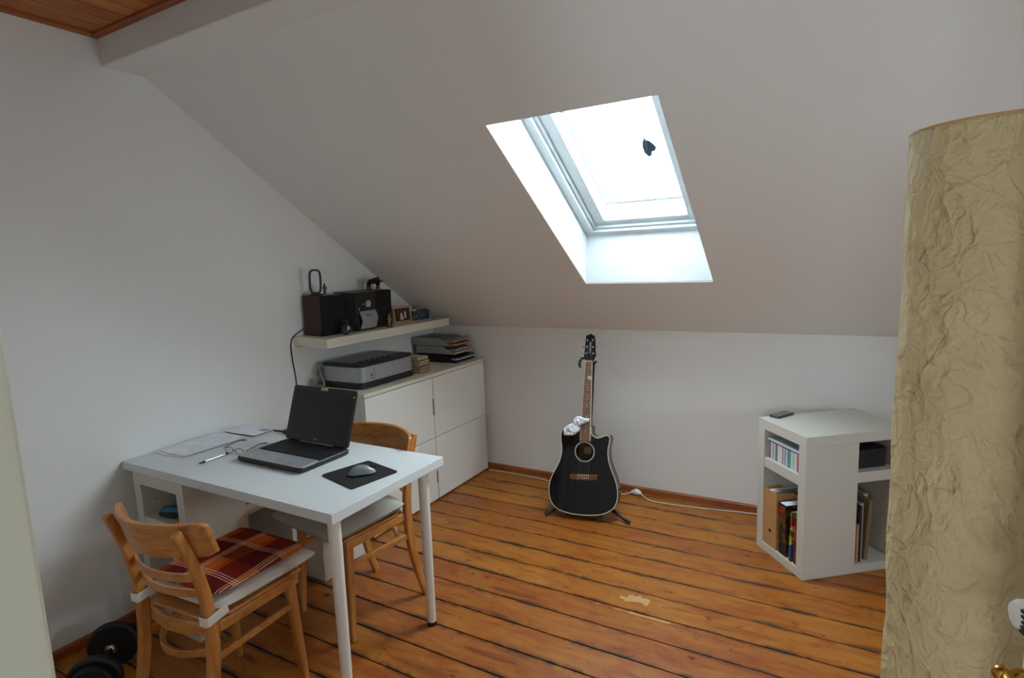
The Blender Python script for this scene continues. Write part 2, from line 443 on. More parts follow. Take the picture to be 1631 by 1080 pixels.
def text_mesh(name, body, size, mat, M, parent=None, ext=0.0004, font_shear=0.0):
    cu = bpy.data.curves.new(name, 'FONT'); cu.body = body; cu.size = size; cu.extrude = ext
    cu.align_x = 'CENTER'; cu.align_y = 'CENTER'; cu.shear = font_shear
    tmp = bpy.data.objects.new(name, cu); C.objects.link(tmp)
    dg = bpy.context.evaluated_depsgraph_get(); me = bpy.data.meshes.new_from_object(tmp.evaluated_get(dg))
    bpy.data.objects.remove(tmp)
    me.transform(M); me.materials.clear(); me.materials.append(MATS[mat])
    o = bpy.data.objects.new(name, me); C.objects.link(o)
    if parent is not None: attach(o, parent)
    return o

# ------------------------------------------------------------------ room shell
XR = 4.70; YF = -3.42; ZC = 2.5332; YB = -2.1653; ZB = 2.4244; YS = -1.9912
def zs(y): return HK - TAN*y
# left gable wall (pentagon with thickness)
m = MB(); poly = [(0.0, -0.02), (0.0, HK), (YS, zs(YS)), (YB, ZB), (YB, ZC+0.05), (YF-0.1, ZC+0.05), (YF-0.1, -0.02)]
poly = [(y + (0.12 if y == 0 else 0), z) for y, z in poly]
poly[1] = (0.12, zs(0.12)+0.12); poly[2] = (YS, zs(YS)+0.12)
m.prism(poly, lambda y, z, x: (x, y, z), -0.12, 0.0)
struct(m.build('wall_left', 'wall_paint'), 'white plastered gable wall beside the desk', 'wall')
GY0, GY1, GZ0, GZ1 = -2.05, -1.40, 0.95, 1.52        # added gable window opening, out of view, lets in fill daylight
m = MB(); PX_ = lambda y, z, x: (x, y, z)
m.prism([(GY1, -0.02), (0.12, -0.02), (0.12, zs(0.12)+0.12), (GY1, zs(GY1)+0.12)], PX_, XR, XR+0.12)
m.prism([(YF-0.1, -0.02), (GY0, -0.02), (GY0, ZC+0.05), (YF-0.1, ZC+0.05)], PX_, XR, XR+0.12)
m.prism([(GY0, -0.02), (GY1, -0.02), (GY1, GZ0), (GY0, GZ0)], PX_, XR, XR+0.12)
m.prism([(GY0, GZ1), (GY1, GZ1), (GY1, zs(GY1)+0.12), (YS, zs(YS)+0.12), (YB, zs(YS)+0.12), (GY0, ZC+0.05)], PX_, XR, XR+0.12)
struct(m.build('wall_right', 'wall_paint'), 'white plastered wall on the far right of the room', 'wall')
m = MB(); m.box(-0.12, XR+0.12, 0, 0.12, -0.02, HK+0.0)
struct(m.build('wall_back', 'wall_paint'), 'low white knee wall behind the guitar', 'wall')
# sloping ceiling with the skylight opening cut out
WX0, WX1, WY0, WY1 = 1.480, 2.175, -0.478, -1.494
RV = 0.02
m = MB()
def slab(x0, x1, y0, y1):
    n = Vector((0, math.sin(PHI), math.cos(PHI)))*0.14
    P = [Vector((x, y, zs(y))) for x, y in ((x0,y0),(x1,y0),(x1,y1),(x0,y1))]
    m.add(P+[p+n for p in P], [(0,1,2,3),(7,6,5,4),(4,5,1,0),(5,6,2,1),(6,7,3,2),(7,4,0,3)])
E1_ = 0.0012
slab(-0.1, WX0-E1_, 0.0, YS-0.1); slab(WX1+E1_, XR+0.1, 0.0, YS-0.1)
slab(WX0-E1_, WX1+E1_, 0.0, WY0+E1_); slab(WX0-E1_, WX1+E1_, WY1-E1_, YS-0.1)
struct(m.build('wall_slope', 'slope_paint', flat=True), 'white sloping attic ceiling around the skylight', 'sloping ceiling')
m = MB(); m.prism([(YS, zs(YS)), (YB, ZB), (YB, ZC+0.02), (YS, ZC+0.02)], lambda y, z, x: (x, y, z), -0.1, XR+0.1)
struct(m.build('trim_1', 'slope_paint', bevel=0.006), 'white boxed roof beam between wooden ceiling and slope', 'beam')
gw = bpy.data.objects.new('fill_window_gable', None); C.objects.link(gw); gw.location = (XR, (GY0+GY1)/2, GZ0)
struct(gw, 'added fill-light window on the right wall outside the view', 'window')
for a in ((GY0, GY0+0.06, GZ0, GZ1), (GY1-0.06, GY1, GZ0, GZ1), (GY0+0.06, GY1-0.06, GZ0, GZ0+0.06), (GY0+0.06, GY1-0.06, GZ1-0.06, GZ1), ((GY0+GY1)/2-0.04, (GY0+GY1)/2+0.04, GZ0+0.06, GZ1-0.06)):
    MB().box(XR+0.03, XR+0.09, a[0], a[1], a[2], a[3]).build('frame_bar', 'window_white', gw)
MB().box(XR+0.058, XR+0.062, GY0+0.05, GY1-0.05, GZ0+0.05, GZ1-0.05).build('glass_pane', 'pane_glass', gw)
# front wall with the doorway the camera stands in
DX0, DX1, DZ = 2.264, 3.14, 2.05
m = MB(); m.box(-0.1, DX0, YF-0.18, YF, -0.02, ZC+0.05); m.box(DX1, XR+0.1, YF-0.18, YF, -0.02, ZC+0.05); m.box(DX0, DX1, YF-0.18, YF, DZ, ZC+0.05)
struct(m.build('wall_front', 'wall_paint'), 'white wall with the doorway on the near side', 'wall')
m = MB(); m.box(DX0-0.005, DX0+0.012, YF-0.2, YF+0.02, 0, DZ+0.05)
m.box(DX0-0.075, DX0-0.0, YF, YF+0.02, 0, DZ+0.05)
struct(m.build('trim_2', 'jamb_cream', bevel=0.003), 'cream painted door jamb at the left edge', 'door frame')
# landing behind the doorway (closed shell the camera looks in from)
m = MB(); HX0, HX1, HY, HZ = 1.9, 3.75, -5.4, ZC+0.02
m.box(HX0-0.1, HX0, HY, YF-0.18, -0.06, HZ); m.box(HX1, HX1+0.1, HY, YF-0.18, -0.06, HZ)
 
LB = (2.47, 2.98, 1.2, 1.72)              # unseen landing window, added for fill light through the doorway
m.box(HX0-0.1, LB[0], HY-0.1, HY, -0.06, HZ); m.box(LB[1], HX1+0.1, HY-0.1, HY, -0.06, HZ); m.box(LB[0], LB[1], HY-0.1, HY, -0.06, LB[2]); m.box(LB[0], LB[1], HY-0.1, HY, LB[3], HZ)
m.box(HX0-0.1, HX1+0.1, HY-0.1, YF-0.18, HZ, HZ+0.1); m.box(HX0-0.1, HX1+0.1, HY-0.1, -3.79, -0.1, -0.005)
struct(m.build('wall_landing', 'wall_paint'), 'white landing behind the doorway', 'wall')
wl = MB(); wl.box(LB[0]-0.02, LB[1]+0.02, HY-0.055, HY-0.05, LB[2]-0.02, LB[3]+0.02)
struct(wl.build('fill_window_landing', 'pane_glass'), 'small added fill-light window on the landing behind the doorway', 'window')
# wooden ceiling: boards and edge strips
ceil = MB().box(-0.1, XR+0.1, YF-0.1, YB+0.05, ZC+0.03, ZC+0.1).build('ceiling', 'subfloor_dark')
struct(ceil, 'varnished pine board ceiling in the upper corner', 'ceiling')
bw = 0.0865; k = int((XR-0.03)/bw)+1
bm_ = MB().box(-bw/2+0.0035, bw/2-0.0035, 0, (YB-0.03)-YF, 0, 0.018)
b0 = bm_.build('ceiling_board', 'ceiling_pine', bevel=0.005, seg=1)
for i in range(k):
    o = b0 if i == 0 else b0.copy()
    if i: C.objects.link(o)
    o.location = (0.033+bw*(i+0.5), YF, ZC+0.012)
    attach(o, ceil)
    o.matrix_parent_inverse = wmat(ceil).inverted()
MB().box(0, XR, YB-0.032, YB, ZC-0.0, ZC+0.03).build('edge_strip', 'skirting_wood', ceil, bevel=0.004)
MB().box(0, 0.03, YF, YB-0.032, ZC-0.0, ZC+0.03).build('edge_strip', 'skirting_wood_side', ceil, bevel=0.004)
# floor: old pine boards
floor = MB().box(-0.1, XR+0.1, -3.8, 0.1, -0.06, -0.03).build('floor', 'subfloor_dark')
struct(floor, 'old varnished pine plank floor with dark knots and gaps', 'floor')
PW = 0.153
pm = MB().box(0, XR-0.004, -PW/2+0.003, PW/2-0.003, -0.028, 0.0)
p0 = pm.build('plank', 'floor_pine', bevel=0.0018, seg=1)
y = 0.026; i = 0
while y > -3.75:
    o = p0 if i == 0 else p0.copy()
    if i: C.objects.link(o)
    o.location = (0.002, y, -random.uniform(0, 0.0015))
    attach(o, floor)
    y -= PW; i += 1
struct(MB().prism([(0.0005, 0), (0.016, 0), (0.016, 0.034), (0.010, 0.0406), (0.0005, 0.0406)], lambda a, z, yy: (a, yy, z), YF, -0.002).build('baseboard_left', 'skirting_wood_side'), 'brown wooden skirting along the gable wall', 'baseboard')
struct(MB().prism([(-0.0005, 0), (-0.016, 0), (-0.016, 0.034), (-0.010, 0.0406), (-0.0005, 0.0406)], lambda a, z, x: (x, a, z), 0.016, XR).build('baseboard_back', 'skirting_wood'), 'brown wooden skirting along the knee wall', 'baseboard')

# ------------------------------------------------------------------ skylight
FZ = lambda yy: HK + FOFF - TAN*yy
win = bpy.data.objects.new('window_1', None); C.objects.link(win)
WB = -0.445; WT = -1.40
win.location = ((WX0+WX1)/2, WB, FZ(WB)); win.rotation_euler = (-PHI, 0, 0)
struct(win, 'white framed roof skylight glowing with overcast daylight', 'window')
HWD = (WX1-WX0)/2; LEN = (WB-WT)/math.cos(PHI)
yzL = [(WY0, zs(WY0)+0.005), (WY1, zs(WY1)+0.005), (WT, FZ(WT)+0.05), (WB, FZ(WB)+0.05)]
MB().prism(yzL, lambda a, z, x: (x, a, z), WX0-RV, WX0).build('reveal', 'reveal_toned_down', win)
MB().prism(yzL, lambda a, z, x: (x, a, z), WX1, WX1+RV).build('reveal', 'reveal_toned_down', win)
MB().prism([(WY0, zs(WY0)+0.005), (WB, FZ(WB)+0.05), (WB+RV, FZ(WB)+0.05), (WY0+RV, zs(WY0)+0.005)], lambda a, z, x: (x, a, z), WX0-RV, WX1+RV).build('reveal', 'reveal_toned_down', win)
MB().prism([(WY1, zs(WY1)+0.005), (WT, FZ(WT)+0.05), (WT-RV, FZ(WT)+0.05), (WY1-RV, zs(WY1-RV)+0.005)], lambda a, z, x: (x, a, z), WX0-RV, WX1+RV).build('reveal', 'reveal_toned_down', win)
LOCAL = True
def bars(name, h, x0, x1, ya, yb, w0, w1, hb=None, mt='window_white'):
    hb = hb or h
    for a in ((x0, x0+h, yb, ya), (x1-h, x1, yb, ya), (x0+h, x1-h, ya-hb, ya), (x0+h, x1-h, yb, yb+hb)):
        MB().box(a[0], a[1], a[2], a[3], w0, w1).build(name, mt, win, bevel=min(0.004, h*0.2))
bars('frame_bar', 0.045, -HWD, HWD, 0.0, -LEN, 0.0, 0.09, 0.04)
bars('frame_lip', 0.016, -HWD+0.045, HWD-0.045, -0.04, -LEN+0.04, 0.018, 0.085)
bars('sash_bar', 0.062, -HWD+0.061, HWD-0.061, -0.056, -LEN+0.056, 0.035, 0.085, 0.035)
MB().box(-HWD+0.115, HWD-0.115, -LEN+0.085, -0.085, 0.058, 0.064).build('glass_pane', 'pane_glass', win)
bars('cladding_bar', 0.018, -HWD+0.128, HWD-0.128, -0.140, -LEN+0.1, 0.10, 0.112, None, 'silver_dark')
# outer roof flashing around the frame keeps daylight from leaking past it
for a in ((-HWD-0.25, -HWD+0.02, -LEN-0.3, 0.3), (HWD-0.02, HWD+0.25, -LEN-0.3, 0.3), (-HWD, HWD, -0.02, 0.3), (-HWD, HWD, -LEN-0.3, -LEN+0.02)):
    MB().box(a[0], a[1], a[2], a[3], 0.09, 0.10).build('flashing', 'silver_dark', win)
LOCAL = False
# moth silhouette on the pane
def wpt(px, py, w):   # window-local to world
    return wmat(win) @ Vector((px, py, w))
mo = thing('moth', 'dark blue moth clinging to the skylight pane', 'moth', wpt(0.140, -0.578, 0.057))
Mw = wmat(win)
def mw(a, b, c=0.0): return Mw @ Vector((a, b-0.0376, 0.0555-c))
def winged(poly, c0=0.0):
    m = MB(); m.prism(poly, lambda a, b, c: mw(a, b, c+c0), 0.0, 0.004); return m
winged([(0.131, -0.592), (0.122, -0.580), (0.113, -0.544), (0.113, -0.505), (0.127, -0.479), (0.136, -0.500), (0.140, -0.548), (0.140, -0.586)]).build('wing', 'moth_blue', mo)
winged([(0.141, -0.588), (0.151, -0.584), (0.165, -0.562), (0.175, -0.538), (0.165, -0.514), (0.156, -0.517), (0.147, -0.509), (0.147, -0.496), (0.128, -0.480), (0.134, -0.520), (0.138, -0.560)], 0.0045).build('wing', 'moth_blue', mo)
MB().tube([mw(0.135, -0.602, 0.008), mw(0.137, -0.580, 0.011), mw(0.132, -0.530, 0.010)], [0.004, 0.0065, 0.003], 8).build('body', 'moth_blue', mo)
for ex in (0.124, 0.152):
    MB().tube([mw(0.135, -0.600, 0.008), mw((0.135+ex)/2, -0.608, 0.008), mw(ex, -0.616, 0.008)], 0.0014, 5).build('antenna', 'moth_blue', mo)

# ------------------------------------------------------------------ door leaf with brass lever at the right edge
door = bpy.data.objects.new('door_1', None); C.objects.link(door); door.location = (3.13, YF, 0)
struct(door, 'open white door at the right edge', 'door')
E0 = Vector((3.13, YF, 0)); E1 = Vector((2.958, -2.675, 0)); dv = (E1-E0).normalized(); dn = Vector((-dv.y, dv.x, 0))  # dn points to -x side
if dn.x > 0: dn = -dn
L_ = (E1-E0).length
m = MB(); m.obox((E0+E1)/2 - dn*0.02 + Vector((0, 0, 1.01)), dv, dn, (0,0,1), L_/2, 0.02, 1.0); m.build('leaf', 'door_white', door, bevel=0.003)
hp = E1 - dv*0.085 + Vector((0, 0, 1.058))
m = MB(); m.obox(hp + dn*0.003 - Vector((0,0,0.06)), dv, dn, (0,0,1), 0.02, 0.004, 0.11); pl_ = m.build('plate', 'brass', door, bevel=0.002)
m = MB(); m.tube([hp, hp+dn*0.045, hp+dn*0.057-dv*0.006, hp+dn*0.061-dv*0.03+Vector((0,0,-0.002)), hp+dn*0.061-dv*0.07+Vector((0,0,-0.004)), hp+dn*0.059-dv*0.115+Vector((0,0,-0.002))], [0.010, 0.0085, 0.0085, 0.008, 0.007, 0.0075], 14)
m.ell(hp+dn*0.060, 0.0098); m.build('handle', 'brass', door)
kp = E1 - dv*0.06 + Vector((0, 0, 1.118))
kn = thing('ribbed_knob', 'white ribbed plastic knob above the brass door lever', 'knob', kp)
m = MB(); prof = [(0.006, 0), (0.008, 0.006), (0.016, 0.008), (0.018, 0.02), (0.0175, 0.034), (0.014, 0.041), (0.004, 0.043)]
m.lathe(prof, 28, kp, dn); m.build('cap', 'cable_white', kn)
for i in range(5):
    z = -0.012+0.006*i
    m = MB(); m.obox(kp+dn*0.029-dv*0.0155+Vector((0,0,z)), dv, dn, (0,0,1), 0.004, 0.012, 0.0014); m.build('rib_slot', 'hole_dark', kn)

# ------------------------------------------------------------------ desk
TZ = 0.735; TT = 0.0368
dk = thing('desk', 'white rectangular desk with two round white legs', 'desk', (0.65, -1.98, 0))
MB().box(0.003, 1.30, -2.288, -1.6663, TZ-TT, TZ).build('tabletop', 'table_white', dk, bevel=0.0015)
for lx, ly in ((1.251, -1.746), (1.267, -2.251)):
    lg = MB().tube([(lx, ly, 0.018), (lx, ly, TZ-TT)], [0.0185, 0.0225], 28).build('leg', 'leg_white', dk)
    MB().lathe([(0.0185, 0.0005), (0.020, 0.003), (0.020, 0.016), (0.0183, 0.018)], 28, (lx, ly, 0)).build('foot_cap', 'black_rubber', lg)
    MB().lathe([(0.03, TZ-TT-0.004), (0.03, TZ-TT-0.0002)], 28, (lx, ly, 0)).build('mounting_plate', 'leg_white', lg)

# ------------------------------------------------------------------ white storage units (pedestal and side cube)
US, UT, UH = 0.5534, 0.3666, 0.6975
def storage_unit(label, loc, a):
    global LOCAL
    t = thing('storage_unit', label, 'shelf unit', loc, (0, 0, a), None)
    LOCAL = True
    th = 0.05; h = US*0.5
    bv = 0.0012
    MB().box(0, US, 0, UT, UH-th, UH).build('top_panel', 'furniture_white', t, bevel=bv)
    MB().box(0, US, 0, UT, 0.0, th-0.008).build('bottom_panel', 'furniture_white', t, bevel=bv)
    z0, z1 = th-0.0075, UH-th-0.0005
    MB().box(0.0004, h, 0.0004, th, z0, z1).build('side_panel', 'furniture_white', t, bevel=bv)
    MB().box(0.0004, US-0.0004, UT-th, UT-0.0004, z0, z1).build('back_panel', 'furniture_white', t, bevel=bv)
    MB().box(h-0.02, h, th, UT-th, z0, z1).build('divider', 'furniture_white', t)
    e = MB().box(US-th, US-0.0004, 0.0004, UT-th, z0, z1).build('side_panel', 'furniture_white', t, bevel=bv)
    MB().box(0.004, h-0.02, th, UT-th, 0.45, 0.50).build('shelf', 'furniture_white', t, bevel=bv)
    MB().box(h, US-th, 0.004, UT-th, 0.45, 0.50).build('shelf', 'furniture_white', t, bevel=bv)
    for (i, j, z, r_) in ((0.06, UT-th-0.0005, 0.625, 0.006), (0.06, UT-th-0.0005, 0.56, 0.003)):
        MB().cyl((i, j, z), (i, j-0.001, z), r_, n=12).build('screw_hole', 'hole_dark', t)
    for j, z, r_ in ((0.06, 0.09, 0.006), (0.09, 0.16, 0.0025), (0.09, 0.24, 0.0025), (0.09, 0.32, 0.0025), (0.09, 0.40, 0.0025)):
        MB().cyl((US-th+0.0005, j, z), (US-th-0.001, j, z), r_, n=12).build('screw_hole', 'hole_dark', t)
    LOCAL = False
    return t
ped = storage_unit('white open storage unit holding up the wall end of the desk', (0.443, -2.287, 0), PI/2)
cube = storage_unit('white open storage cube standing by the knee wall with books and discs', (2.6303, -0.703, 0), 0.6922)
MC = Matrix.LocRotScale(cube.location, cube.rotation_euler, None)
MP = Matrix.LocRotScale(ped.location, ped.rotation_euler, None)

# ------------------------------------------------------------------ cabinets
def cabinet(label, y0, y1, group, handle):
    t = thing('cabinet', label, 'cabinet', (0.24, (y0+y1)/2, 0), (0, 0, 0), group)
    MB().box(0.018, 0.4565, y0, y1, 0.022, 0.8245).build('body', 'cabinet_white', t, bevel=0.001)
    MB().box(0.05, 0.43, y0+0.02, y1-0.02, 0.0, 0.022).build('plinth', 'black_matte', t)
    MB().box(0.018, 0.4779, y0, y1, 0.825, 0.8466).build('top_panel', 'shelf_cream', t, bevel=0.0012)
    for z0, z1, hz0, hz1 in ((0.012, 0.424, 0.125, 0.20), (0.428, 0.8205, 0.578, 0.685)):
        d = MB().box(0.458, 0.4775, y0+0.0015, y1-0.0015, z0, z1).build('door', 'cabinet_white', t, bevel=0.0012)
        if handle: MB().box(0.4776, 0.486, y1-0.010, y1-0.002, hz0, hz1).build('handle', 'cable_grey', d, bevel=0.001)
    return t
cabinet('white cabinet unit behind the laptop, printer on top', -1.2688, -0.6565, 'low cabinets along the gable wall', True)
cabinet('white cabinet unit in the corner below the letter trays', -0.6535, -0.0406, 'low cabinets along the gable wall', False)

# ------------------------------------------------------------------ wall shelf (sags a little to the front)
SAG = 0.035
sh = thing('wall_shelf', 'cream white floating shelf on the gable wall holding the stereo', 'shelf', (0.002, -0.73, 1.163), (0, SAG, 0))
LOCAL = True
MB().box(0.0, 0.268, -0.579, 0.579, -0.053, 0).build('board', 'shelf_cream', sh, bevel=0.0015)
MB().box(0.0, 0.012, -0.56, 0.56, -0.061, -0.0535).build('wall_rail', 'silver_dark', sh)
LOCAL = False
MS = Matrix.LocRotScale(sh.location, sh.rotation_euler, None)
def on_shelf(name, label, cat, x, y, rz=0.0, group=None, z=0.0):
    p = MS @ Vector((x, y+0.73, z+0.0005))
    t = thing(name, label, cat, p, (0, 0, 0), group)
    t.rotation_euler = (Matrix.Rotation(SAG, 3, 'Y') @ Matrix.Rotation(rz, 3, 'Z')).to_euler()
    return t
def speaker(label, x0, x1, y0, y1, h):
    t = on_shelf('speaker', label, 'speaker', (x0+x1)/2, (y0+y1)/2, 0, 'stereo speakers')
    a, b = (x1-x0)/2, (y1-y0)/2
    MB().box(-a, a-0.014, -b, b, 0, h).build('cabinet_body', 'burgundy_wood', t, bevel=0.002)
    MB().box(a-0.0135, a, -b+0.001, b-0.001, 0.001, h-0.001).build('front_grille', 'black_fabric', t, bevel=0.004)
    MB().box(-a-0.006, -a, -0.025, 0.025, 0.05, 0.09).build('terminal_plate', 'black_plastic', t)
    MB().cyl((-a-0.012, 0, 0.07), (-a-0.005, 0, 0.07), 0.006, n=10).build('terminal', 'gold_matte', t)
    return t
LOCAL = True
SPH = 0.232
speaker('burgundy speaker with black grille at the near end of the shelf', 0.012, 0.168, -1.243, -1.075, SPH)
speaker('burgundy speaker with black grille on the far side of the stereo', 0.012, 0.168, -0.825, -0.652, SPH+0.004)
st = on_shelf('stereo', 'compact stereo with silver flap front between the two speakers', 'stereo', 0.105, -0.92)
MB().box(-0.095, 0.085, -0.083, 0.083, 0.004, 0.236).build('case', 'stereo_side', st, bevel=0.004)
MB().box(0.0852, 0.095, -0.083, 0.083, 0.004, 0.236).build('front_panel', 'stereo_front', st, bevel=0.003)
m = MB(); m.prism([(-0.062, 0.012), (0.072, 0.012), (0.075, 0.02), (0.083, 0.07), (0.079, 0.10), (0.074, 0.122), (-0.065, 0.122), (-0.058, 0.085), (-0.052, 0.06), (-0.06, 0.02)], lambda a, z, x: (x+0.012*math.sin(PI*min(1, max(0, (z-0.012)/0.11))), a, z), 0.0945, 0.102)
fl = m.build('flap', 'stereo_silver', st, bevel=0.002)
MB().box(0.105, 0.1155, -0.018, 0.020, 0.094, 0.099).build('badge', 'black_plastic', fl)
MB().box(0.100, 0.1125, -0.046, -0.042, 0.035, 0.115).build('trim_line', 'chrome', fl)
MB().lathe([(0.022, 0.0), (0.022, 0.012), (0.020, 0.016), (0.002, 0.017)], 28, (0.0952, 0.006, 0.165), (1, 0, 0)).build('volume_knob', 'silver_plastic', st)
MB().lathe([(0.005, 0), (0.005, 0.003)], 14, (0.0952, -0.028, 0.163), (1, 0, 0)).build('button', 'silver_plastic', st)
MB().box(0.0952, 0.0975, -0.066, -0.058, 0.128, 0.146).build('button', 'silver_plastic', st, bevel=0.001)
for i in range(4): MB().lathe([(0.008, 0), (0.008, 0.004)], 12, (0.07 if i % 2 else -0.08, 0.07 if i > 1 else -0.07, 0)).build('foot', 'black_rubber', st)

# ornament ring on the near speaker
og = on_shelf('ring_ornament', 'tall black oval ring ornament on the near speaker', 'ornament', 0.085, -1.205, -0.55, None, SPH)
pts = []
for i in range(40):
    a = 2*PI*i/40; c, s_ = math.cos(a), math.sin(a)
    pts.append((0, 0.030*math.copysign(abs(c)**0.45, c), 0.080+0.066*math.copysign(abs(s_)**0.6, s_)))
MB().tube(pts, 1.0, closed=True, flat=(0.011, 0.016), up=(1, 0, 0)).build('ring', 'black_plastic', og)
MB().lathe([(0.036, 0), (0.037, 0.004), (0.030, 0.009), (0.016, 0.016), (0.004, 0.018)], 24, (0, 0, 0)).build('base', 'black_plastic', og)
# small blue figurine
def little_person(t, h, mb, mh, base=None):
    m = MB(); s_ = h
    m.tube([(0, 0.10*s_, 0.02*s_), (0.02*s_, 0.085*s_, 0.25*s_), (0, 0.06*s_, 0.48*s_)], [0.07*s_, 0.06*s_, 0.08*s_], 8)
    m.tube([(0, -0.10*s_, 0.02*s_), (0.02*s_, -0.085*s_, 0.25*s_), (0, -0.06*s_, 0.48*s_)], [0.07*s_, 0.06*s_, 0.08*s_], 8)
    m.tube([(0, 0, 0.42*s_), (0, 0, 0.6*s_), (0, 0, 0.78*s_), (0, 0, 0.84*s_)], [0.12*s_, 0.13*s_, 0.14*s_, 0.05*s_], 10)
    m.tube([(0, 0.13*s_, 0.76*s_), (0.03*s_, 0.2*s_, 0.62*s_), (0.1*s_, 0.17*s_, 0.5*s_)], [0.055*s_, 0.05*s_, 0.04*s_], 7)
    m.tube([(0, -0.13*s_, 0.76*s_), (0.03*s_, -0.2*s_, 0.62*s_), (0.1*s_, -0.2*s_, 0.52*s_)], [0.055*s_, 0.05*s_, 0.04*s_], 7)
    m.build('body', mb, t)
    MB().ell((0.01*s_, 0, 0.92*s_), (0.085*s_, 0.08*s_, 0.1*s_), 10, 7).build('head', mh, t)
fg = on_shelf('figurine', 'tiny blue standing figurine beside the ring on the near speaker', 'figurine', 0.10, -1.152, 0, None, SPH)
little_person(fg, 0.066, 'blue_paint', 'bronze_dark'); MB().lathe([(0.014, 0), (0.014, 0.003)], 14).build('base', 'bone', fg)
fg = on_shelf('figurine', 'dark purple crouching figurine in front of the near speaker', 'figurine', 0.225, -1.125)
m = MB(); m.ell((0, 0, 0.022), (0.022, 0.026, 0.022)); m.ell((0.004, 0.0, 0.05), (0.017, 0.018, 0.02)); m.tube([(0, 0.024, 0.05), (0.012, 0.034, 0.03), (0.016, 0.03, 0.01)], [0.008, 0.007, 0.006], 8); m.tube([(0, -0.024, 0.05), (0.012, -0.034, 0.03), (0.016, -0.03, 0.01)], [0.008, 0.007, 0.006], 8)
m.build('body', 'purple_dark', fg)
m = MB(); m.ell((0.006, 0, 0.075), (0.013, 0.014, 0.014)); m.tube([(0, -0.028, 0.083), (0.004, 0, 0.086), (0, 0.028, 0.083)], [0.004, 0.008, 0.004], 8); m.build('head', 'black_plastic', fg)
MB().ell((0.019, 0.004, 0.038), (0.006, 0.01, 0.014)).build('chest', 'bone', fg)
fg = on_shelf('figurine', 'small golden figurine in front of the far speaker', 'figurine', 0.215, -0.735)
little_person(fg, 0.080, 'gold_matte', 'bone'); MB().lathe([(0.022, 0), (0.020, 0.005)], 16).build('base', 'bronze_dark', fg)
# dark bull figurine on the far speaker
bl = on_shelf('bull_figurine', 'dark bronze charging animal figurine on the far speaker', 'figurine', 0.09, -0.725, 0.15, None, SPH+0.004)
m = MB()
m.tube([(0, -0.055, 0.052), (0, -0.045, 0.054), (0, -0.01, 0.056), (0, 0.03, 0.060), (0, 0.05, 0.058), (0, 0.066, 0.048)], [0.008, 0.016, 0.018, 0.021, 0.015, 0.008], 10)
m.ell((0, 0.045, 0.070), (0.010, 0.013, 0.012)); m.ell((0, 0.068, 0.050), (0.010, 0.016, 0.010))
for yy, dy, xx in ((-0.048, -0.016, 0.009), (-0.05, -0.01, -0.009), (0.03, 0.012, 0.009), (0.026, 0.022, -0.009)):
    m.tube([(xx, yy, 0.052), (xx, yy+dy, 0.028), (xx, yy+dy*0.6, 0.002)], [0.010, 0.006, 0.005], 8)
m.build('body', 'bronze_dark', bl)
m = MB(); m.tube([(0, -0.058, 0.056), (0, -0.070, 0.048), (0, -0.072, 0.030)], [0.003, 0.003, 0.004], 6); m.build('tail', 'bronze_dark', bl)
for sx in (-1, 1):
    m = MB(); m.tube([(sx*0.006, 0.068, 0.056), (sx*0.014, 0.082, 0.054), (sx*0.012, 0.096, 0.046)], [0.003, 0.0025, 0.001], 6); m.build('horn', 'bronze_dark', bl)
MB().ell((0.003, -0.028, 0.022), (0.012, 0.018, 0.020)).build('cub', 'bone', bl)
# photo frame
pf = on_shelf('photo_frame', 'pale wooden photo frame with a couple on the shelf', 'photo frame', 0.15, -0.520, -0.12)
tilt = Matrix.Rotation(-0.18, 4, 'Y')
def fr(a, b, c): return tuple(tilt @ Vector((c, a, b)))
W2, H2 = 0.082, 0.112
for p in ((-W2, W2, 0, 0.013), (-W2, W2, H2-0.013, H2), (-W2, -W2+0.013, 0.013, H2-0.013), (W2-0.013, W2, 0.013, H2-0.013)):
    m = MB(); m.prism([(p[0], p[2]), (p[1], p[2]), (p[1], p[3]), (p[0], p[3])], fr, -0.006, 0.006); m.build('frame_bar', 'photo_frame_wood', pf, bevel=0.002)
m = MB(); m.prism([(-W2+0.012, 0.012), (W2-0.012, 0.012), (W2-0.012, H2-0.012), (-W2+0.012, H2-0.012)], fr, -0.004, 0.001); ph = m.build('photograph', 'photo_couple', pf)
m = MB(); m.prism([(-0.022, 0.022), (0.008, 0.022), (0.004, 0.05), (-0.002, 0.066), (-0.012, 0.068), (-0.018, 0.05)], fr, 0.001, 0.0016); m.build('bright_figure', 'skin_card', ph)
m = MB(); m.prism([(0.018, 0.03), (0.034, 0.03), (0.036, 0.068), (0.028, 0.078), (0.02, 0.07)], fr, 0.001, 0.0014); m.build('dark_figure', 'skin_card', ph)
MB().box(-0.05, -0.018, -0.02, 0.02, 0.0, 0.004).build('easel_foot', 'black_plastic', pf)
MB().ell(fr(W2-0.006, 0.02, 0.008), (0.005, 0.005, 0.005), 8, 6).build('ornament', 'chrome', pf)
# small stack: grey box with blue picture
gp = on_shelf('picture_block', 'grey blue picture block at the far end of the shelf', 'picture', 0.13, -0.325, -0.1)
MB().box(-0.02, 0.02, -0.085, 0.085, 0, 0.066).build('block', 'picture_dark', gp, bevel=0.002)
MB().box(0.0202, 0.0215, -0.082, 0.05, 0.004, 0.062).build('picture', 'picture_blue', gp)
MB().box(0.0202, 0.0215, 0.055, 0.083, 0.01, 0.06).build('picture', 'picture_dark', gp)
gb = on_shelf('glass_ornament', 'small pale blue glass ornament on the picture block', 'ornament', 0.13, -0.375, 0, None, 0.066)
MB().box(-0.012, 0.012, -0.04, 0.012, 0.0, 0.014).build('foot', 'pearl', gb, bevel=0.002)
MB().ell((0, -0.005, 0.022), (0.010, 0.016, 0.012), 10, 6).build('bowl', 'picture_blue', gb)
LOCAL = False

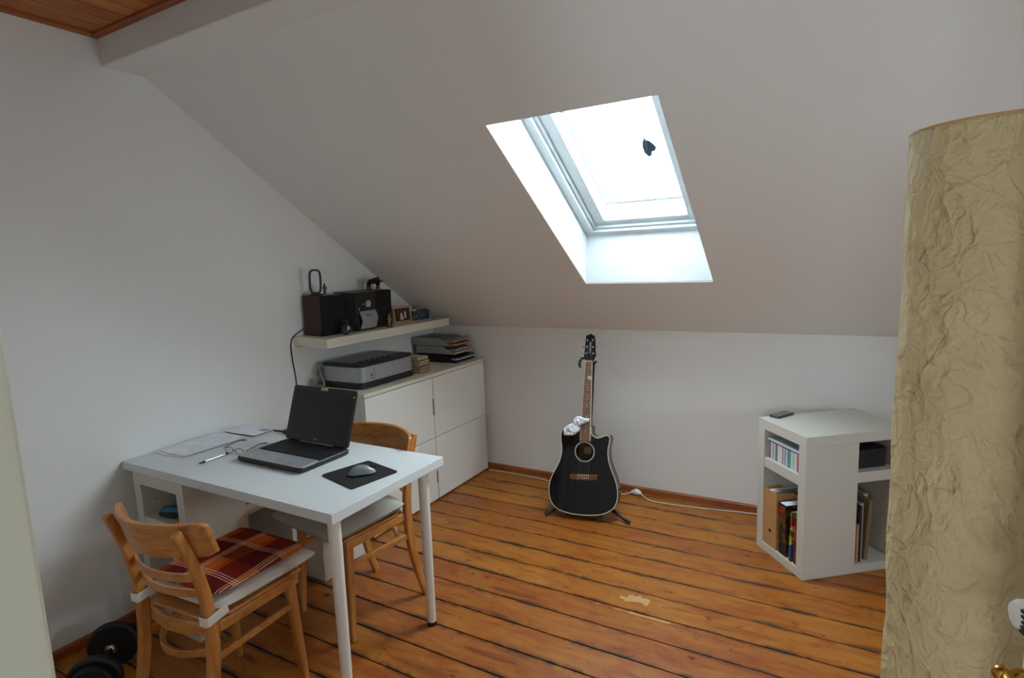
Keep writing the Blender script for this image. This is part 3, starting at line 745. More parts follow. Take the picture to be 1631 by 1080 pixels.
# ------------------------------------------------------------------ printer
CZ = 0.8468
pr_ = thing('printer', 'silver and black inkjet printer on the near cabinet', 'printer', (0.215, -0.94, CZ))
def rrect(x0, x1, y0, y1, r, n=6):
    P = []
    for cx, cy, a0 in ((x1-r, y1-r, 0), (x0+r, y1-r, PI/2), (x0+r, y0+r, PI), (x1-r, y0+r, 1.5*PI)):
        P += [(cx+r*math.cos(a0+PI/2*k/n), cy+r*math.sin(a0+PI/2*k/n)) for k in range(n+1)]
    return P
idz = lambda x, y, z: (x, y, z)
PX0, PX1, PY0, PY1 = 0.05, 0.388, -1.188, -0.705
MB().prism(rrect(PX0, PX1, PY0, PY1, 0.05), idz, CZ+0.001, CZ+0.036).build('base', 'black_plastic', pr_, bevel=0.004)
MB().prism(rrect(PX0+0.002, PX1-0.002, PY0+0.002, PY1-0.002, 0.05), idz, CZ+0.0365, CZ+0.128).build('body', 'silver_plastic', pr_, bevel=0.003)
lid = MB().prism(rrect(PX0, PX1, PY0, PY1, 0.05), idz, CZ+0.1285, CZ+0.146).build('lid', 'black_plastic', pr_, bevel=0.006)
MB().prism(rrect(PX0+0.02, PX1-0.10, PY0+0.03, PY1-0.02, 0.02), idz, CZ+0.1462, CZ+0.149).build('scanner_cover', 'silver_dark', lid, bevel=0.001)
MB().box(PX1-0.085, PX1-0.03, PY0+0.06, PY0+0.30, CZ+0.1462, CZ+0.149).build('control_panel', 'black_matte', lid, bevel=0.001)
for i in range(5): MB().lathe([(0.006, 0), (0.005, 0.003)], 12, (PX1-0.06, PY0+0.09+0.045*i, CZ+0.149)).build('button', 'silver_plastic', lid)
MB().box(PX1-0.0022, PX1-0.001, PY0+0.105, PY0+0.107, CZ+0.04, CZ+0.125).build('panel_gap', 'black_matte', pr_)
MB().lathe([(0.006, 0), (0.006, 0.002)], 14, (PX1-0.0025, PY0+0.085, CZ+0.075), (1, 0, 0)).build('button', 'black_plastic', pr_)
MB().lathe([(0.006, 0), (0.006, 0.002)], 14, (PX1-0.0025, PY0+0.085, CZ+0.055), (1, 0, 0)).build('button', 'silver_dark', pr_)

# cables behind the printer and on the wall
def cable(name, label, path, r, mat, cat='cable', sub=6):
    P = [Vector(p) for p in path]; Q = []
    for i in range(len(P)-1):
        p0, p1, p2, p3 = P[max(i-1, 0)], P[i], P[i+1], P[min(i+2, len(P)-1)]
        for k in range(sub):
            u = k/sub
            Q.append(0.5*((2*p1)+(p2-p0)*u+(2*p0-5*p1+4*p2-p3)*u*u+(3*p1-p0-3*p2+p3)*u**3))
    Q.append(P[-1])
    return tag(MB().tube(Q, r, 8).build(name, mat), label, cat)
cable('printer_cable', 'pale cable looping behind the printer', [(0.045, -1.10, 0.90), (0.03, -1.17, 0.94), (0.06, -1.205, 0.90), (0.04, -1.22, 0.854), (0.025, -1.25, 0.87), (0.03, -1.23, 0.90), (0.05, -1.22, 0.87), (0.08, -1.235, 0.853)], 0.0045, 'cable_grey')
cable('printer_cable', 'grey cable running down the near end of the printer', [(0.06, -1.195, 0.975), (0.075, -1.20, 0.93), (0.10, -1.205, 0.88), (0.115, -1.215, 0.853), (0.15, -1.245, 0.852)], 0.005, 'cable_grey')
cable('speaker_cable', 'thin black speaker cable hanging down the gable wall', [(0.006, -1.235, 1.20), (0.006, -1.27, 1.185), (0.006, -1.318, 1.16), (0.006, -1.338, 1.11), (0.006, -1.335, 1.02), (0.006, -1.325, 0.93), (0.006, -1.327, 0.84), (0.006, -1.345, 0.74), (0.006, -1.35, 0.60), (0.006, -1.34, 0.30), (0.02, -1.36, 0.01)], 0.0032, 'cable_black')
cable('laptop_cable', 'black power cable lying behind the laptop on the desk', [(0.62, -1.74, 0.741), (0.45, -1.70, 0.741), (0.36, -1.685, 0.741), (0.30, -1.69, 0.741), (0.27, -1.70, 0.741), (0.36, -1.672, 0.742), (0.40, -1.66, 0.80), (0.44, -1.652, 0.81), (0.48, -1.648, 0.78), (0.50, -1.642, 0.70), (0.50, -1.64, 0.55)], 0.0035, 'cable_black')
ad = thing('power_adapter', 'black power adapter lying behind the laptop', 'adapter', (0.37, -1.70, TZ))
MB().box(0.345, 0.445, -1.712, -1.680, TZ+0.0005, TZ+0.022).build('brick_body', 'black_plastic', ad, bevel=0.004)
MB().cyl((0.445, -1.696, TZ+0.011), (0.465, -1.698, TZ+0.008), 0.005, 0.0035, 10).build('strain_relief', 'cable_black', ad)

# ------------------------------------------------------------------ small book stack beside the printer
z = CZ+0.0006
for i, (h, mat, dx, a, word) in enumerate(((0.022, 'book_tan', 0, 0.0, 'tan paperback at the bottom of the small stack beside the printer'), (0.024, 'book_tan', 0.004, 0.05, 'tan paperback second from the bottom of the small stack'), (0.017, 'book_cream', -0.006, -0.04, 'cream paperback in the middle of the small stack'), (0.019, 'book_cream', -0.002, 0.03, 'cream paperback second from the top of the small stack'), (0.023, 'book_cream', -0.010, -0.05, 'cream paperback on top of the small stack beside the printer'))):
    t = thing('book', word, 'book', (0.33+dx, -0.625, z), (0, 0, a), 'small paperbacks stacked beside the printer')
    LOCAL = True
    MB().box(-0.068, 0.066, -0.048, 0.048, 0.0015, h-0.002).build('pages', mat, t)
    MB().box(-0.07, 0.07, -0.05, 0.05, 0, 0.0015).build('cover', 'book_dark_cover', t)
    MB().box(-0.07, 0.07, -0.05, 0.05, h-0.002, h-0.0004).build('cover', 'book_dark_cover' if i % 2 else 'book_cream', t)
    MB().box(-0.07, 0.07, 0.0485, 0.05, 0.0015, h-0.002).build('spine', 'book_cream', t)
    LOCAL = False
    z += h

# ------------------------------------------------------------------ letter trays
def tray(label, z, mat, dx):
    t = thing('letter_tray', label, 'letter tray', (0.22+dx, -0.155, z), (0, 0, 0), 'letter trays stacked in the corner')
    global LOCAL; LOCAL = True
    x0, x1, y0, y1, h = -0.17, 0.165, -0.122, 0.122, 0.056
    MB().box(x0, x1, y0, y1, 0, 0.003).build('floor_panel', mat, t)
    side = [(x0, 0), (x1, 0), (x1-0.01, 0.012), (x1-0.095, h), (x0, h)]
    for ya, yb in ((y0, y0+0.003), (y1-0.003, y1)):
        m = MB(); m.prism(side, lambda a, zz, b: (a, b, zz), ya, yb); m.build('side_wall', mat, t)
    MB().box(x0, x0+0.003, y0+0.003, y1-0.003, 0.003, h).build('back_wall', mat, t)
    MB().box(x1-0.004, x1, y0+0.003, y1-0.003, 0.003, 0.009).build('front_lip', mat, t)
    LOCAL = False
    return t
tray('black letter tray at the bottom of the stack', CZ+0.0008, 'tray_black', 0.012)
tray('grey letter tray in the middle of the stack', CZ+0.0588, 'tray_grey', 0.0)
tray('grey letter tray on top of the stack under the shelf', CZ+0.1168, 'tray_grey', -0.032)
def paper_thing(name, label, cat, x, y, z, rz, sx, sy, h, mat, rise=0.0, group=None):
    t = thing(name, label, cat, (x, y, z), (0, 0, rz), group)
    global LOCAL; LOCAL = True
    P = []; nu, nv = 9, 6
    for s_ in (0, 1):
        for i in range(nu):
            for j in range(nv):
                u, v = i/(nu-1)-0.5, j/(nv-1)-0.5
                P.append((u*sx, v*sy, s_*h+rise*max(0, u)**2+0.0025*s_*0+0.002*(math.sin(5*v+3*u)+1)*(rise > 0)))
    m = MB(); n = nu*nv; F = []
    for i in range(nu-1):
        for j in range(nv-1):
            q = (i*nv+j, i*nv+j+1, (i+1)*nv+j+1, (i+1)*nv+j)
            F.append(q[::-1]); F.append(tuple(n+k_ for k_ in q))
    edge = [i*nv for i in range(nu)] + [(nu-1)*nv+j for j in range(1, nv)] + [i*nv+nv-1 for i in range(nu-2, -1, -1)] + [j for j in range(nv-2, 0, -1)]
    for a, b in zip(edge, edge[1:]+edge[:1]): F.append((a, b, n+b, n+a))
    m.add(P, F); m.build('sheets', mat, t, ang=60)
    LOCAL = False
    return t
G = 'papers and magazines in the letter trays'
paper_thing('magazine', 'dark magazine lying in the black letter tray', 'magazine', 0.25, -0.155, CZ+0.005, 0.03, 0.30, 0.205, 0.012, 'magazine_dark', 0, G)
paper_thing('paper_stack', 'white paper sheaf above the dark magazine in the black tray', 'papers', 0.245, -0.15, CZ+0.018, -0.04, 0.297, 0.205, 0.007, 'paper_white', 0, G)
paper_thing('magazine', 'black and white magazine on top in the black tray', 'magazine', 0.262, -0.15, CZ+0.026, 0.06, 0.29, 0.20, 0.010, 'magazine_dark', 0.02, G)
paper_thing('paper_stack', 'pale paper sheaf poking out at the bottom of the middle tray', 'papers', 0.243, -0.155, CZ+0.0630, 0.02, 0.297, 0.205, 0.012, 'book_cream', 0, G)
paper_thing('magazine', 'grey magazine sticking out of the middle letter tray', 'magazine', 0.255, -0.155, CZ+0.076, -0.05, 0.297, 0.20, 0.012, 'paper_grey', 0.03, G)
paper_thing('paper_stack', 'orange folder in the top letter tray', 'papers', 0.235, -0.16, CZ+0.1210, 0.04, 0.30, 0.205, 0.010, 'paper_orange', 0.0, G)
paper_thing('magazine', 'mauve grey magazine curling out of the top tray', 'magazine', 0.240, -0.155, CZ+0.132, -0.06, 0.297, 0.205, 0.012, 'paper_mauve', 0.05, G)
paper_thing('magazine', 'brownish magazine topmost in the letter trays', 'magazine', 0.232, -0.152, CZ+0.145, 0.08, 0.28, 0.20, 0.010, 'paper_mauve', 0.05, G)

# ------------------------------------------------------------------ laptop
lt = thing('laptop', 'open black laptop with silver palm rest on the desk', 'laptop', (0.70, -1.94, TZ+0.0005))
LX0, LX1, LY0, LY1 = 0.494, 0.898, -2.072, -1.800
zb0 = TZ+0.004
bs = MB().prism(rrect(LX0, LX1, LY0, LY1, 0.018), idz, zb0, zb0+0.020).build('base', 'black_plastic', lt, bevel=0.005)
for fx in (LX0+0.03, LX1-0.03):
    for fy in (LY0+0.03, LY1-0.03): MB().lathe([(0.008, 0), (0.008, 0.004)], 12, (fx, fy, TZ+0.0006)).build('rubber_foot', 'black_rubber', bs)
zd = zb0+0.0201
MB().prism(rrect(LX0+0.002, LX1-0.002, LY0+0.002, LY0+0.103, 0.014), idz, zd, zd+0.0022).build('palm_rest', 'silver_plastic', lt, bevel=0.001)
tp = MB().box(LX0+0.215, LX0+0.335, LY0+0.022, LY0+0.06, zd+0.0023, zd+0.003).build('touchpad', 'touchpad', lt, bevel=0.0003)
MB().box(LX0+0.215, LX0+0.335, LY0+0.008, LY0+0.018, zd+0.0023, zd+0.0034).build('touchpad_button', 'chrome', lt, bevel=0.0004)
MB().lathe([(0.005, 0), (0.005, 0.0008)], 14, (LX0+0.06, LY0+0.035, zd+0.0022)).build('sticker', 'skin_card', lt)
kb = MB().box(LX0+0.012, LX1-0.012, LY0+0.108, LY0+0.232, zd, zd+0.0012).build('keyboard', 'black_matte', lt)
key = None
for r_ in range(6):
    nk = 19; kw = (LX1-LX0-0.032)/nk
    for c_ in range(nk):
        if r_ == 0 and 4 <= c_ <= 8:
            if c_ > 4: continue
        o = key.copy() if key else MB().box(-kw/2+0.001, kw/2-0.001, -0.0085, 0.0085, 0, 0.003).build('key', 'key_black', None, bevel=0.0008, seg=1)
        if key: C.objects.link(o)
        key = key or o
        o.location = (LX0+0.016+kw*(c_+0.5)+(kw*2 if (r_ == 0 and c_ == 4) else 0), LY0+0.119+0.0203*r_, zd+0.0013)
        o.scale = (5 if (r_ == 0 and c_ == 4) else 1, 0.6 if r_ == 5 else 1, 1)
        attach(o, kb)
MB().box(LX0+0.02, LX1-0.02, LY0+0.236, LY0+0.25, zd, zd+0.003).build('speaker_strip', 'black_plastic', lt, bevel=0.001)
# display, leaning back
hy, hz = LY1-0.012, zd+0.004
back = R(19)
du = Vector((0, math.sin(back), math.cos(back))); dw = Vector((0, -math.cos(back), math.sin(back)))
def dp(x, v, w): return Vector((x, hy, hz))+du*v+dw*w
DH = 0.252
sc = MB().prism(rrect(LX0+0.001, LX1-0.001, 0.0, DH, 0.012), lambda x, v, w: dp(x, v, w), -0.008, 0.004).build('display_lid', 'black_plastic', lt, bevel=0.003)
MB().prism(rrect(LX0+0.022, LX1-0.022, 0.034, DH-0.020, 0.002), lambda x, v, w: dp(x, v, w), 0.0041, 0.0046).build('screen', 'screen_black', sc)
MB().prism([(0.678, DH-0.014), (0.722, DH-0.014), (0.722, DH-0.001), (0.678, DH-0.001)], lambda x, v, w: dp(x, v, w), 0.0042, 0.0065).build('webcam_cover', 'book_cream', sc, bevel=0.001)
MB().lathe([(0.0035, 0), (0.003, 0.001)], 10, dp(LX1-0.010, DH-0.03, 0.0042), tuple(dw)).build('indicator', 'skin_card', sc)
Mt = Matrix.Translation(dp(0.695, 0.016, 0.0044)) @ Matrix(((1, 0, 0, 0), (0, du.y, dw.y, 0), (0, du.z, dw.z, 0), (0, 0, 0, 1)))
text_mesh('logo', 'acer', 0.013, 'silver_plastic', Mt, sc)
for hx in (LX0+0.06, LX1-0.06): MB().cyl((hx-0.03, hy+0.003, zd+0.004), (hx+0.03, hy+0.003, zd+0.004), 0.006, n=12).build('hinge', 'black_plastic', lt)

# ------------------------------------------------------------------ mouse pad, mouse, papers, pen, spectacles
mp = MB()
qp = [Vector(p) for p in ((0.986, -2.045), (1.205, -2.100), (1.245, -1.890), (1.043, -1.842))]
P = []
for i in range(4):
    a, b, c = qp[i-1], qp[i], qp[(i+1) % 4]
    r_ = 0.012
    p1 = b+(a-b).normalized()*r_; p2 = b+(c-b).normalized()*r_
    for k in range(5):
        u = k/4; P.append(tuple((1-u)**2*p1+2*u*(1-u)*b+u*u*p2))
mpt = thing('mouse_pad', 'black cloth mouse pad on the desk corner', 'mouse pad', (1.12, -1.97, TZ))
MB().prism(P, idz, TZ+0.0004, TZ+0.004).build('rubber_sheet', 'black_rubber', mpt)
MB().prism(P, idz, TZ+0.0041, TZ+0.0052).build('cloth_top', 'black_matte', mpt)
ms = thing('mouse', 'grey wireless mouse on the black mouse pad', 'mouse', (1.137, -1.975, TZ+0.0054), (0, 0, R(-44)))
LOCAL = True
def mouse_shape(z0, hmax, sc_):
    m = MB(); P = []; nu, nv = 14, 20
    for i in range(nu):
        for j in range(nv):
            th_ = 2*PI*j/nv; rr = 1-(i/(nu-1))
            x, y = math.cos(th_), math.sin(th_)
            yy = y*0.054*sc_; wx = 0.029*sc_*(1-0.16*math.cos(PI*y*0.9))*(1.05-0.1*abs(y))
            h = hmax*(1-rr**3.2)**0.75*(0.72+0.28*math.cos((y*rr+0.25)*1.5))
            P.append((x*rr*wx, yy*rr, z0+h))
    m.grid(P, nu, nv, True); m.f.append(tuple(range(nv)))
    return m
mouse_shape(0.006, 0.032, 1.0).build('shell', 'mouse_grey', ms, ang=60)
m = MB(); m.lathe([(0.9, 0), (1.0, 0.002), (1.0, 0.0065), (0.95, 0.007)], 24); m.v = [(x*0.0275, y*0.052, z) for x, y, z in m.v]; m.build('base', 'black_plastic', ms)
MB().lathe([(0.0075, -0.003), (0.0085, 0), (0.0075, 0.003)], 16, (0, 0.034, 0.026), (1, 0, 0)).build('scroll_wheel', 'black_rubber', ms)
MB().box(-0.0004, 0.0004, 0.012, 0.05, 0.02, 0.0265).build('button_gap', 'black_matte', ms)
LOCAL = False
def flat_paper(label, x, y, rz, sx, sy, z, mat, fold=0.0):
    t = thing('paper_sheet', label, 'paper', (x, y, z), (0, 0, rz), 'loose papers on the desk')
    global LOCAL; LOCAL = True
    P = []; n = 8
    for i in range(n):
        for j in range(n):
            u, v = i/(n-1)-0.5, j/(n-1)-0.5
            P.append((u*sx, v*sy, 0.0008+fold*max(0, -u-0.1)**2*(0.6+0.4*math.sin(4*v))+0.0006*math.sin(9*u+4*v)+0.0006))
    P += [(a, b, c-0.0005) for a, b, c in P]
    m = MB(); F = []
    for i in range(n-1):
        for j in range(n-1):
            q = (i*n+j, (i+1)*n+j, (i+1)*n+j+1, i*n+j+1); F.append(q); F.append(tuple(n*n+k_ for k_ in q[::-1]))
    m.add(P, F); m.build('sheet', mat, t, ang=80)
    LOCAL = False
    return t
flat_paper('white printed sheet lying underneath by the wall', 0.118, -2.000, 0.05, 0.21, 0.31, TZ+0.0004, 'printed_sheet', 0.03)
flat_paper('white printed sheet on top of the papers by the wall', 0.130, -1.985, -0.02, 0.20, 0.31, TZ+0.0034, 'printed_sheet', 0.04)
fp = flat_paper('small white letter with a dark printed stamp in the desk corner', 0.135, -1.745, 0.06, 0.235, 0.135, TZ+0.0064, 'paper_white')
LOCAL = True
for sx in (0.060, 0.086): MB().box(sx, sx+0.018, 0.005, 0.038, 0.0022, 0.0027).build('stamp', 'paper_grey', fp)
LOCAL = False
pn = thing('pen', 'silver ballpoint pen with black tip on the desk', 'pen', (0.405, -2.11, TZ))
a, b = Vector((0.385, -2.172, TZ+0.0056)), Vector((0.378, -2.032, TZ+0.0056)); d = (b-a).normalized()
MB().tube([a+d*0.028, b-d*0.012], 0.0048, 12).build('barrel', 'chrome', pn)
MB().tube([a, a+d*0.003, a+d*0.027], [0.0008, 0.002, 0.0050], 12).build('tip', 'black_plastic', pn)
MB().tube([b-d*0.013, b], [0.0052, 0.0044], 12).build('cap', 'black_plastic', pn)
gs = thing('eyeglasses', 'thin framed folded-out eyeglasses on the desk', 'eyeglasses', (0.40, -1.96, TZ))
g0, g1 = Vector((0.330, -2.020, TZ+0.016)), Vector((0.472, -2.010, TZ+0.016))
gx = (g1-g0).normalized(); up = Vector((0, 0.25, 1)).normalized(); gl_ = (g1-g0).length
for c0 in (0.27, 0.73):
    c = g0+gx*gl_*c0
    pts = [c+gx*(0.025*math.copysign(abs(math.cos(a_))**0.7, math.cos(a_)))+up*(0.0120*math.copysign(abs(math.sin(a_))**0.75, math.sin(a_))) for a_ in [2*PI*k/24 for k in range(24)]]
    rm = MB().tube(pts, 0.0013, 6, closed=True).build('lens_rim', 'bronze_dark', gs)
    lens = MB(); lens.prism([tuple(p) for p in pts], lambda x_, y_, w_: (0, 0, 0), 0, 0)
    L2 = MB(); nn = len(pts); L2.add([tuple(p) for p in pts]+[tuple(p+Vector((0, 0.0008, 0))) for p in pts], [tuple(range(nn)), tuple(range(2*nn-1, nn-1, -1))]); L2.build('lens', 'pane_glass', rm)
cm = g0+gx*gl_*0.5
MB().tube([cm-gx*0.007, cm+up*0.004-Vector((0, 0.002, 0)), cm+gx*0.007], 0.0014, 6).build('bridge', 'bronze_dark', gs)
for s_, e in ((g0, Vector((0.268, -1.862, TZ+0.010))), (g1, Vector((0.408, -1.852, TZ+0.010)))):
    mid = s_.lerp(e, 0.68)
    MB().tube([s_+up*0.004, mid+Vector((0, 0, 0.006)), e+Vector((0, 0, -0.006))], [0.0016, 0.0018, 0.0026], 6).build('temple', 'black_plastic', gs)

# ------------------------------------------------------------------ chairs (origin on the floor, front is +y)
def bez(P, n=14):
    P = [Vector(p) for p in P]; out = []
    for k in range(n+1):
        u = k/n; Q = P[:]
        while len(Q) > 1: Q = [Q[i].lerp(Q[i+1], u) for i in range(len(Q)-1)]
        out.append(Q[0])
    return out
def chair(label, loc, rz):
    global LOCAL
    t = thing('dining_chair', label, 'chair', loc, (0, 0, rz), 'bentwood chairs at the desk')
    LOCAL = True
    for s_ in (-1, 1):
        MB().tube([(s_*0.182, 0.178, 0.001), (s_*0.175, 0.165, 0.22), (s_*0.168, 0.155, 0.425)], [0.78, 0.95, 1.08], flat=(0.034, 0.034), up=(0, 1, 0)).build('front_leg', 'beech_upright', t, bevel=0.003)
        path = bez([(s_*0.182, -0.245, 0.001), (s_*0.178, -0.165, 0.22), (s_*0.176, -0.135, 0.44), (s_*0.176, -0.165, 0.60), (s_*0.174, -0.238, 0.780)], 16)
        MB().tube(path, [0.85+0.25*math.sin(PI*min(1, k/14)) for k in range(17)], flat=(0.027, 0.036), up=(0, 1, 0)).build('rear_post', 'beech_upright', t, bevel=0.003)
        MB().tube([(s_*0.172, 0.165, 0.325), (s_*0.177, -0.165, 0.325)], 1.0, flat=(0.016, 0.026), up=(0, 0, 1)).build('side_stretcher', 'beech_cross', t, bevel=0.003)
        MB().tube([(s_*0.182, 0.178, 0.420), (s_*0.172, -0.14, 0.420)], 1.0, flat=(0.020, 0.038), up=(0, 0, 1)).build('side_rail', 'beech_cross', t, bevel=0.003)
    MB().tube([(-0.175, 0.168, 0.420), (0.175, 0.168, 0.420)], 1.0, flat=(0.020, 0.038), up=(0, 0, 1)).build('front_rail', 'beech_cross', t, bevel=0.003)
    arc = lambda y0, bulge, z, hw, n=18: [(hw*(2*k/n-1), y0-bulge*(1-(2*k/n-1)**2), z) for k in range(n+1)]
    MB().tube(arc(-0.135, 0.045, 0.415, 0.168), 1.0, flat=(0.018, 0.05), up=(0, 0, 1)).build('rear_rail', 'beech_cross', t)
    MB().tube(arc(-0.09, 0.10, 0.322, 0.172), 1.0, flat=(0.016, 0.026), up=(0, 0, 1)).build('rear_stretcher', 'beech_cross', t)
    MB().prism([(-0.195, 0.195), (0.195, 0.195), (0.185, -0.10), (0.12, -0.165), (-0.12, -0.165), (-0.185, -0.10)], idz, 0.4405, 0.4535).build('seat', 'beech_cross', t, bevel=0.005)
    # curved backrest board
    m = MB(); n = 26; P = []
    for k in range(n+1):
        u = 2*k/n-1; x = 0.222*u; yb_ = -0.255+0.085*u*u
        cr = 0.010*max(0, (abs(u)-0.93)/0.07)**2
        for (zz, dy, th_) in ((0.678+cr, 0.014, 0.0), (0.796-cr, -0.014, 0.0)):
            P += [(x, yb_+dy+0.010+0.014, zz), (x, yb_+dy-0.010+0.014, zz)]
    F = []
    for k in range(n):
        a, b = 4*k, 4*(k+1)
        F += [(a, b, b+2, a+2), (a+1, a+3, b+3, b+1), (a+2, b+2, b+3, a+3), (a, a+1, b+1, b)]
    F += [(0, 2, 3, 1), (4*n, 4*n+1, 4*n+3, 4*n+2)]
    m.add(P, F); m.build('backrest', 'beech_cross', t, bevel=0.004, seg=3)
    for z_, yo in ((0.605, -0.168), (0.545, -0.152)):
        P = [(0.172*(2*k/18-1), yo-0.045*(1-(2*k/18-1)**2), z_) for k in range(19)]
        MB().tube(P, 1.0, flat=(0.011, 0.026), up=(0, 0, 1)).build('back_slat', 'beech_cross', t)
    LOCAL = False
    return t
CH1 = ((0.862, -2.43, 0), R(3.5)); CH2 = ((0.868, -1.785, 0), R(172))
chair('light beech chair in front of the desk with the orange plaid cushion', *CH1)
chair('light beech chair tucked behind the desk with a grey cushion', *CH2)
def cushion(name, label, cat, ch, quad, z0, h, mat, puff=0.25, n=22, wav=0.0, seed=0, pw=5):
    t = thing(name, label, cat, (ch[0][0], ch[0][1], z0), (0, 0, ch[1]))
    global LOCAL; LOCAL = True
    q = [Vector((a, b, 0)) for a, b in quad]     # rear-left, rear-right, front-right, front-left
    P = []; top = []; N = n
    for s_ in (1, -1):
        for i in range(N):
            for j in range(N):
                u, v = 2*i/(N-1)-1, 2*j/(N-1)-1
                # squash to rounded square
                r_ = 1.0 - 0.055*(abs(u)**6)*(abs(v)**6)
                uu, vv = (u*r_+1)/2, (v*r_+1)/2
                p = q[0].lerp(q[1], uu).lerp(q[3].lerp(q[2], uu), vv)
                e = (1-abs(u)**pw)*(1-abs(v)**pw); e = max(0, e)**0.45
                nz = noise.noise(Vector((p.x*9+seed, p.y*9, seed)))*wav*e
                P.append((p.x, p.y, h/2+(h/2)*e*(1 if s_ > 0 else -1)*(1+puff*(1-u*u)*(1-v*v)*(s_ > 0))+(nz if s_ > 0 else 0)))
    F = []
    for i in range(N-1):
        for j in range(N-1):
            a = (i*N+j, (i+1)*N+j, (i+1)*N+j+1, i*N+j+1); F.append(a); F.append(tuple(N*N+k_ for k_ in a[::-1]))
    edge = [i*N for i in range(N)]+[(N-1)*N+j for j in range(1, N)]+[i*N+N-1 for i in range(N-2, -1, -1)]+[j for j in range(N-2, 0, -1)]
    for a, b in zip(edge, edge[1:]+edge[:1]): F.append((a, b, N*N+b, N*N+a))
    m = MB(); m.add(P, F); o = m.build('pad', mat, t, ang=80)
    LOCAL = False
    return t
wc = cushion('seat_cushion', 'white seat cushion strapped to the near chair under the plaid one', 'cushion', CH1, [(-0.190, -0.140), (0.190, -0.140), (0.212, 0.275), (-0.212, 0.275)], 0.4545, 0.048, 'cushion_white', 0.12)
LOCAL = True
for s_ in (-1, 1):
    m = MB(); xx, yy, zz = s_*0.176, -0.1635, 0.004
    m.tube([(xx-0.021, yy+0.05, zz+0.020), (xx-0.0205, yy-0.012, zz+0.010), (xx-0.0195, yy-0.0205, zz+0.008), (xx-0.014, yy-0.0255, zz+0.008), (xx+0.014, yy-0.0255, zz+0.008), (xx+0.0195, yy-0.0205, zz+0.008), (xx+0.0205, yy-0.012, zz+0.010), (xx+0.021, yy+0.05, zz+0.020)], 1.0, flat=(0.003, 0.030), up=(0, 0, 1))
    m.build('strap', 'cushion_white', wc)
LOCAL = False
cushion('seat_cushion', 'orange and maroon plaid cushion on the near chair', 'cushion', CH1, [(-0.178, -0.135), (0.172, -0.130), (0.196, 0.240), (-0.190, 0.258)], 0.5065, 0.028, 'plaid_cloth', 0.25, 26, 0.010, 3)
cushion('seat_cushion', 'grey seat cushion on the chair behind the desk', 'cushion', CH2, [(-0.200, -0.150), (0.200, -0.150), (0.228, 0.275), (-0.228, 0.275)], 0.4545, 0.066, 'cushion_grey', 0.2, 24, 0.006, 9)

# storage box under the desk
bx_ = thing('storage_box', 'plain white storage box on the floor under the desk', 'box', (0.40, -1.55, 0))
MB().box(0.24, 0.565, -1.712, -1.42, 0.0005, 0.20).build('box_body', 'box_white', bx_, bevel=0.004)
MB().box(0.235, 0.570, -1.717, -1.415, 0.2005, 0.24).build('box_lid', 'box_white', bx_, bevel=0.004)

# things inside the pedestal's upper bay (local i,j,z of the unit)
def at(M, i, j, z): return M @ Vector((i, j, z))
tool = thing('hand_tool', 'blue and black tool in the unit under the desk', 'tool', at(MP, 0.07, 0.24, 0.5005))
m = MB(); m.tube([at(MP, 0.05, 0.24, 0.525), at(MP, 0.06, 0.20, 0.527), at(MP, 0.075, 0.17, 0.525)], [0.020, 0.024, 0.016], 12); m.build('casing', 'teal_plastic', tool)
m = MB(); m.tube([at(MP, 0.035, 0.25, 0.5125), at(MP, 0.04, 0.20, 0.5135), at(MP, 0.05, 0.15, 0.515), at(MP, 0.07, 0.10, 0.52)], [0.009, 0.012, 0.013, 0.012], 10); m.build('grip', 'black_rubber', tool)
cable('coiled_cable', 'black coiled cable inside the unit under the desk', [at(MP, 0.17+0.05*math.cos(a), 0.13+0.035*math.sin(a), 0.507+0.0035*a/1.2) for a in [k*0.7 for k in range(26)]], 0.0045, 'cable_black')
tc = thing('tape_roll', 'orange plastic tape roll in the unit under the desk', 'tape', at(MP, 0.032, 0.085, 0.5005))
MB().lathe([(0.012, 0), (0.026, 0), (0.027, 0.002), (0.027, 0.016), (0.026, 0.018), (0.012, 0.018)], 24, at(MP, 0.030, 0.092, 0.5005)).build('ring', 'orange_plastic', tc)
MB().lathe([(0.012, 0.001), (0.012, 0.017)], 18, at(MP, 0.030, 0.092, 0.5005)).build('core', 'cardboard', tc)
sk = thing('power_socket', 'white power strip standing in the unit under the desk', 'power strip', at(MP, 0.08, 0.20, 0.043))
m = MB(); m.prism(rrect(0.05, 0.10, 0.17, 0.225, 0.008), lambda a, b, z: at(MP, a, b, z), 0.0425, 0.33); m.build('casing', 'cable_white', sk, bevel=0.003)
for k_ in range(5):
    m = MB(); c_ = at(MP, 0.0495, 0.1975, 0.085+0.05*k_); m.lathe([(0.019, 0), (0.019, 0.002), (0.016, 0.0022)], 20, c_, MP.to_3x3() @ Vector((-1, 0, 0))); m.build('socket', 'paper_grey', sk)

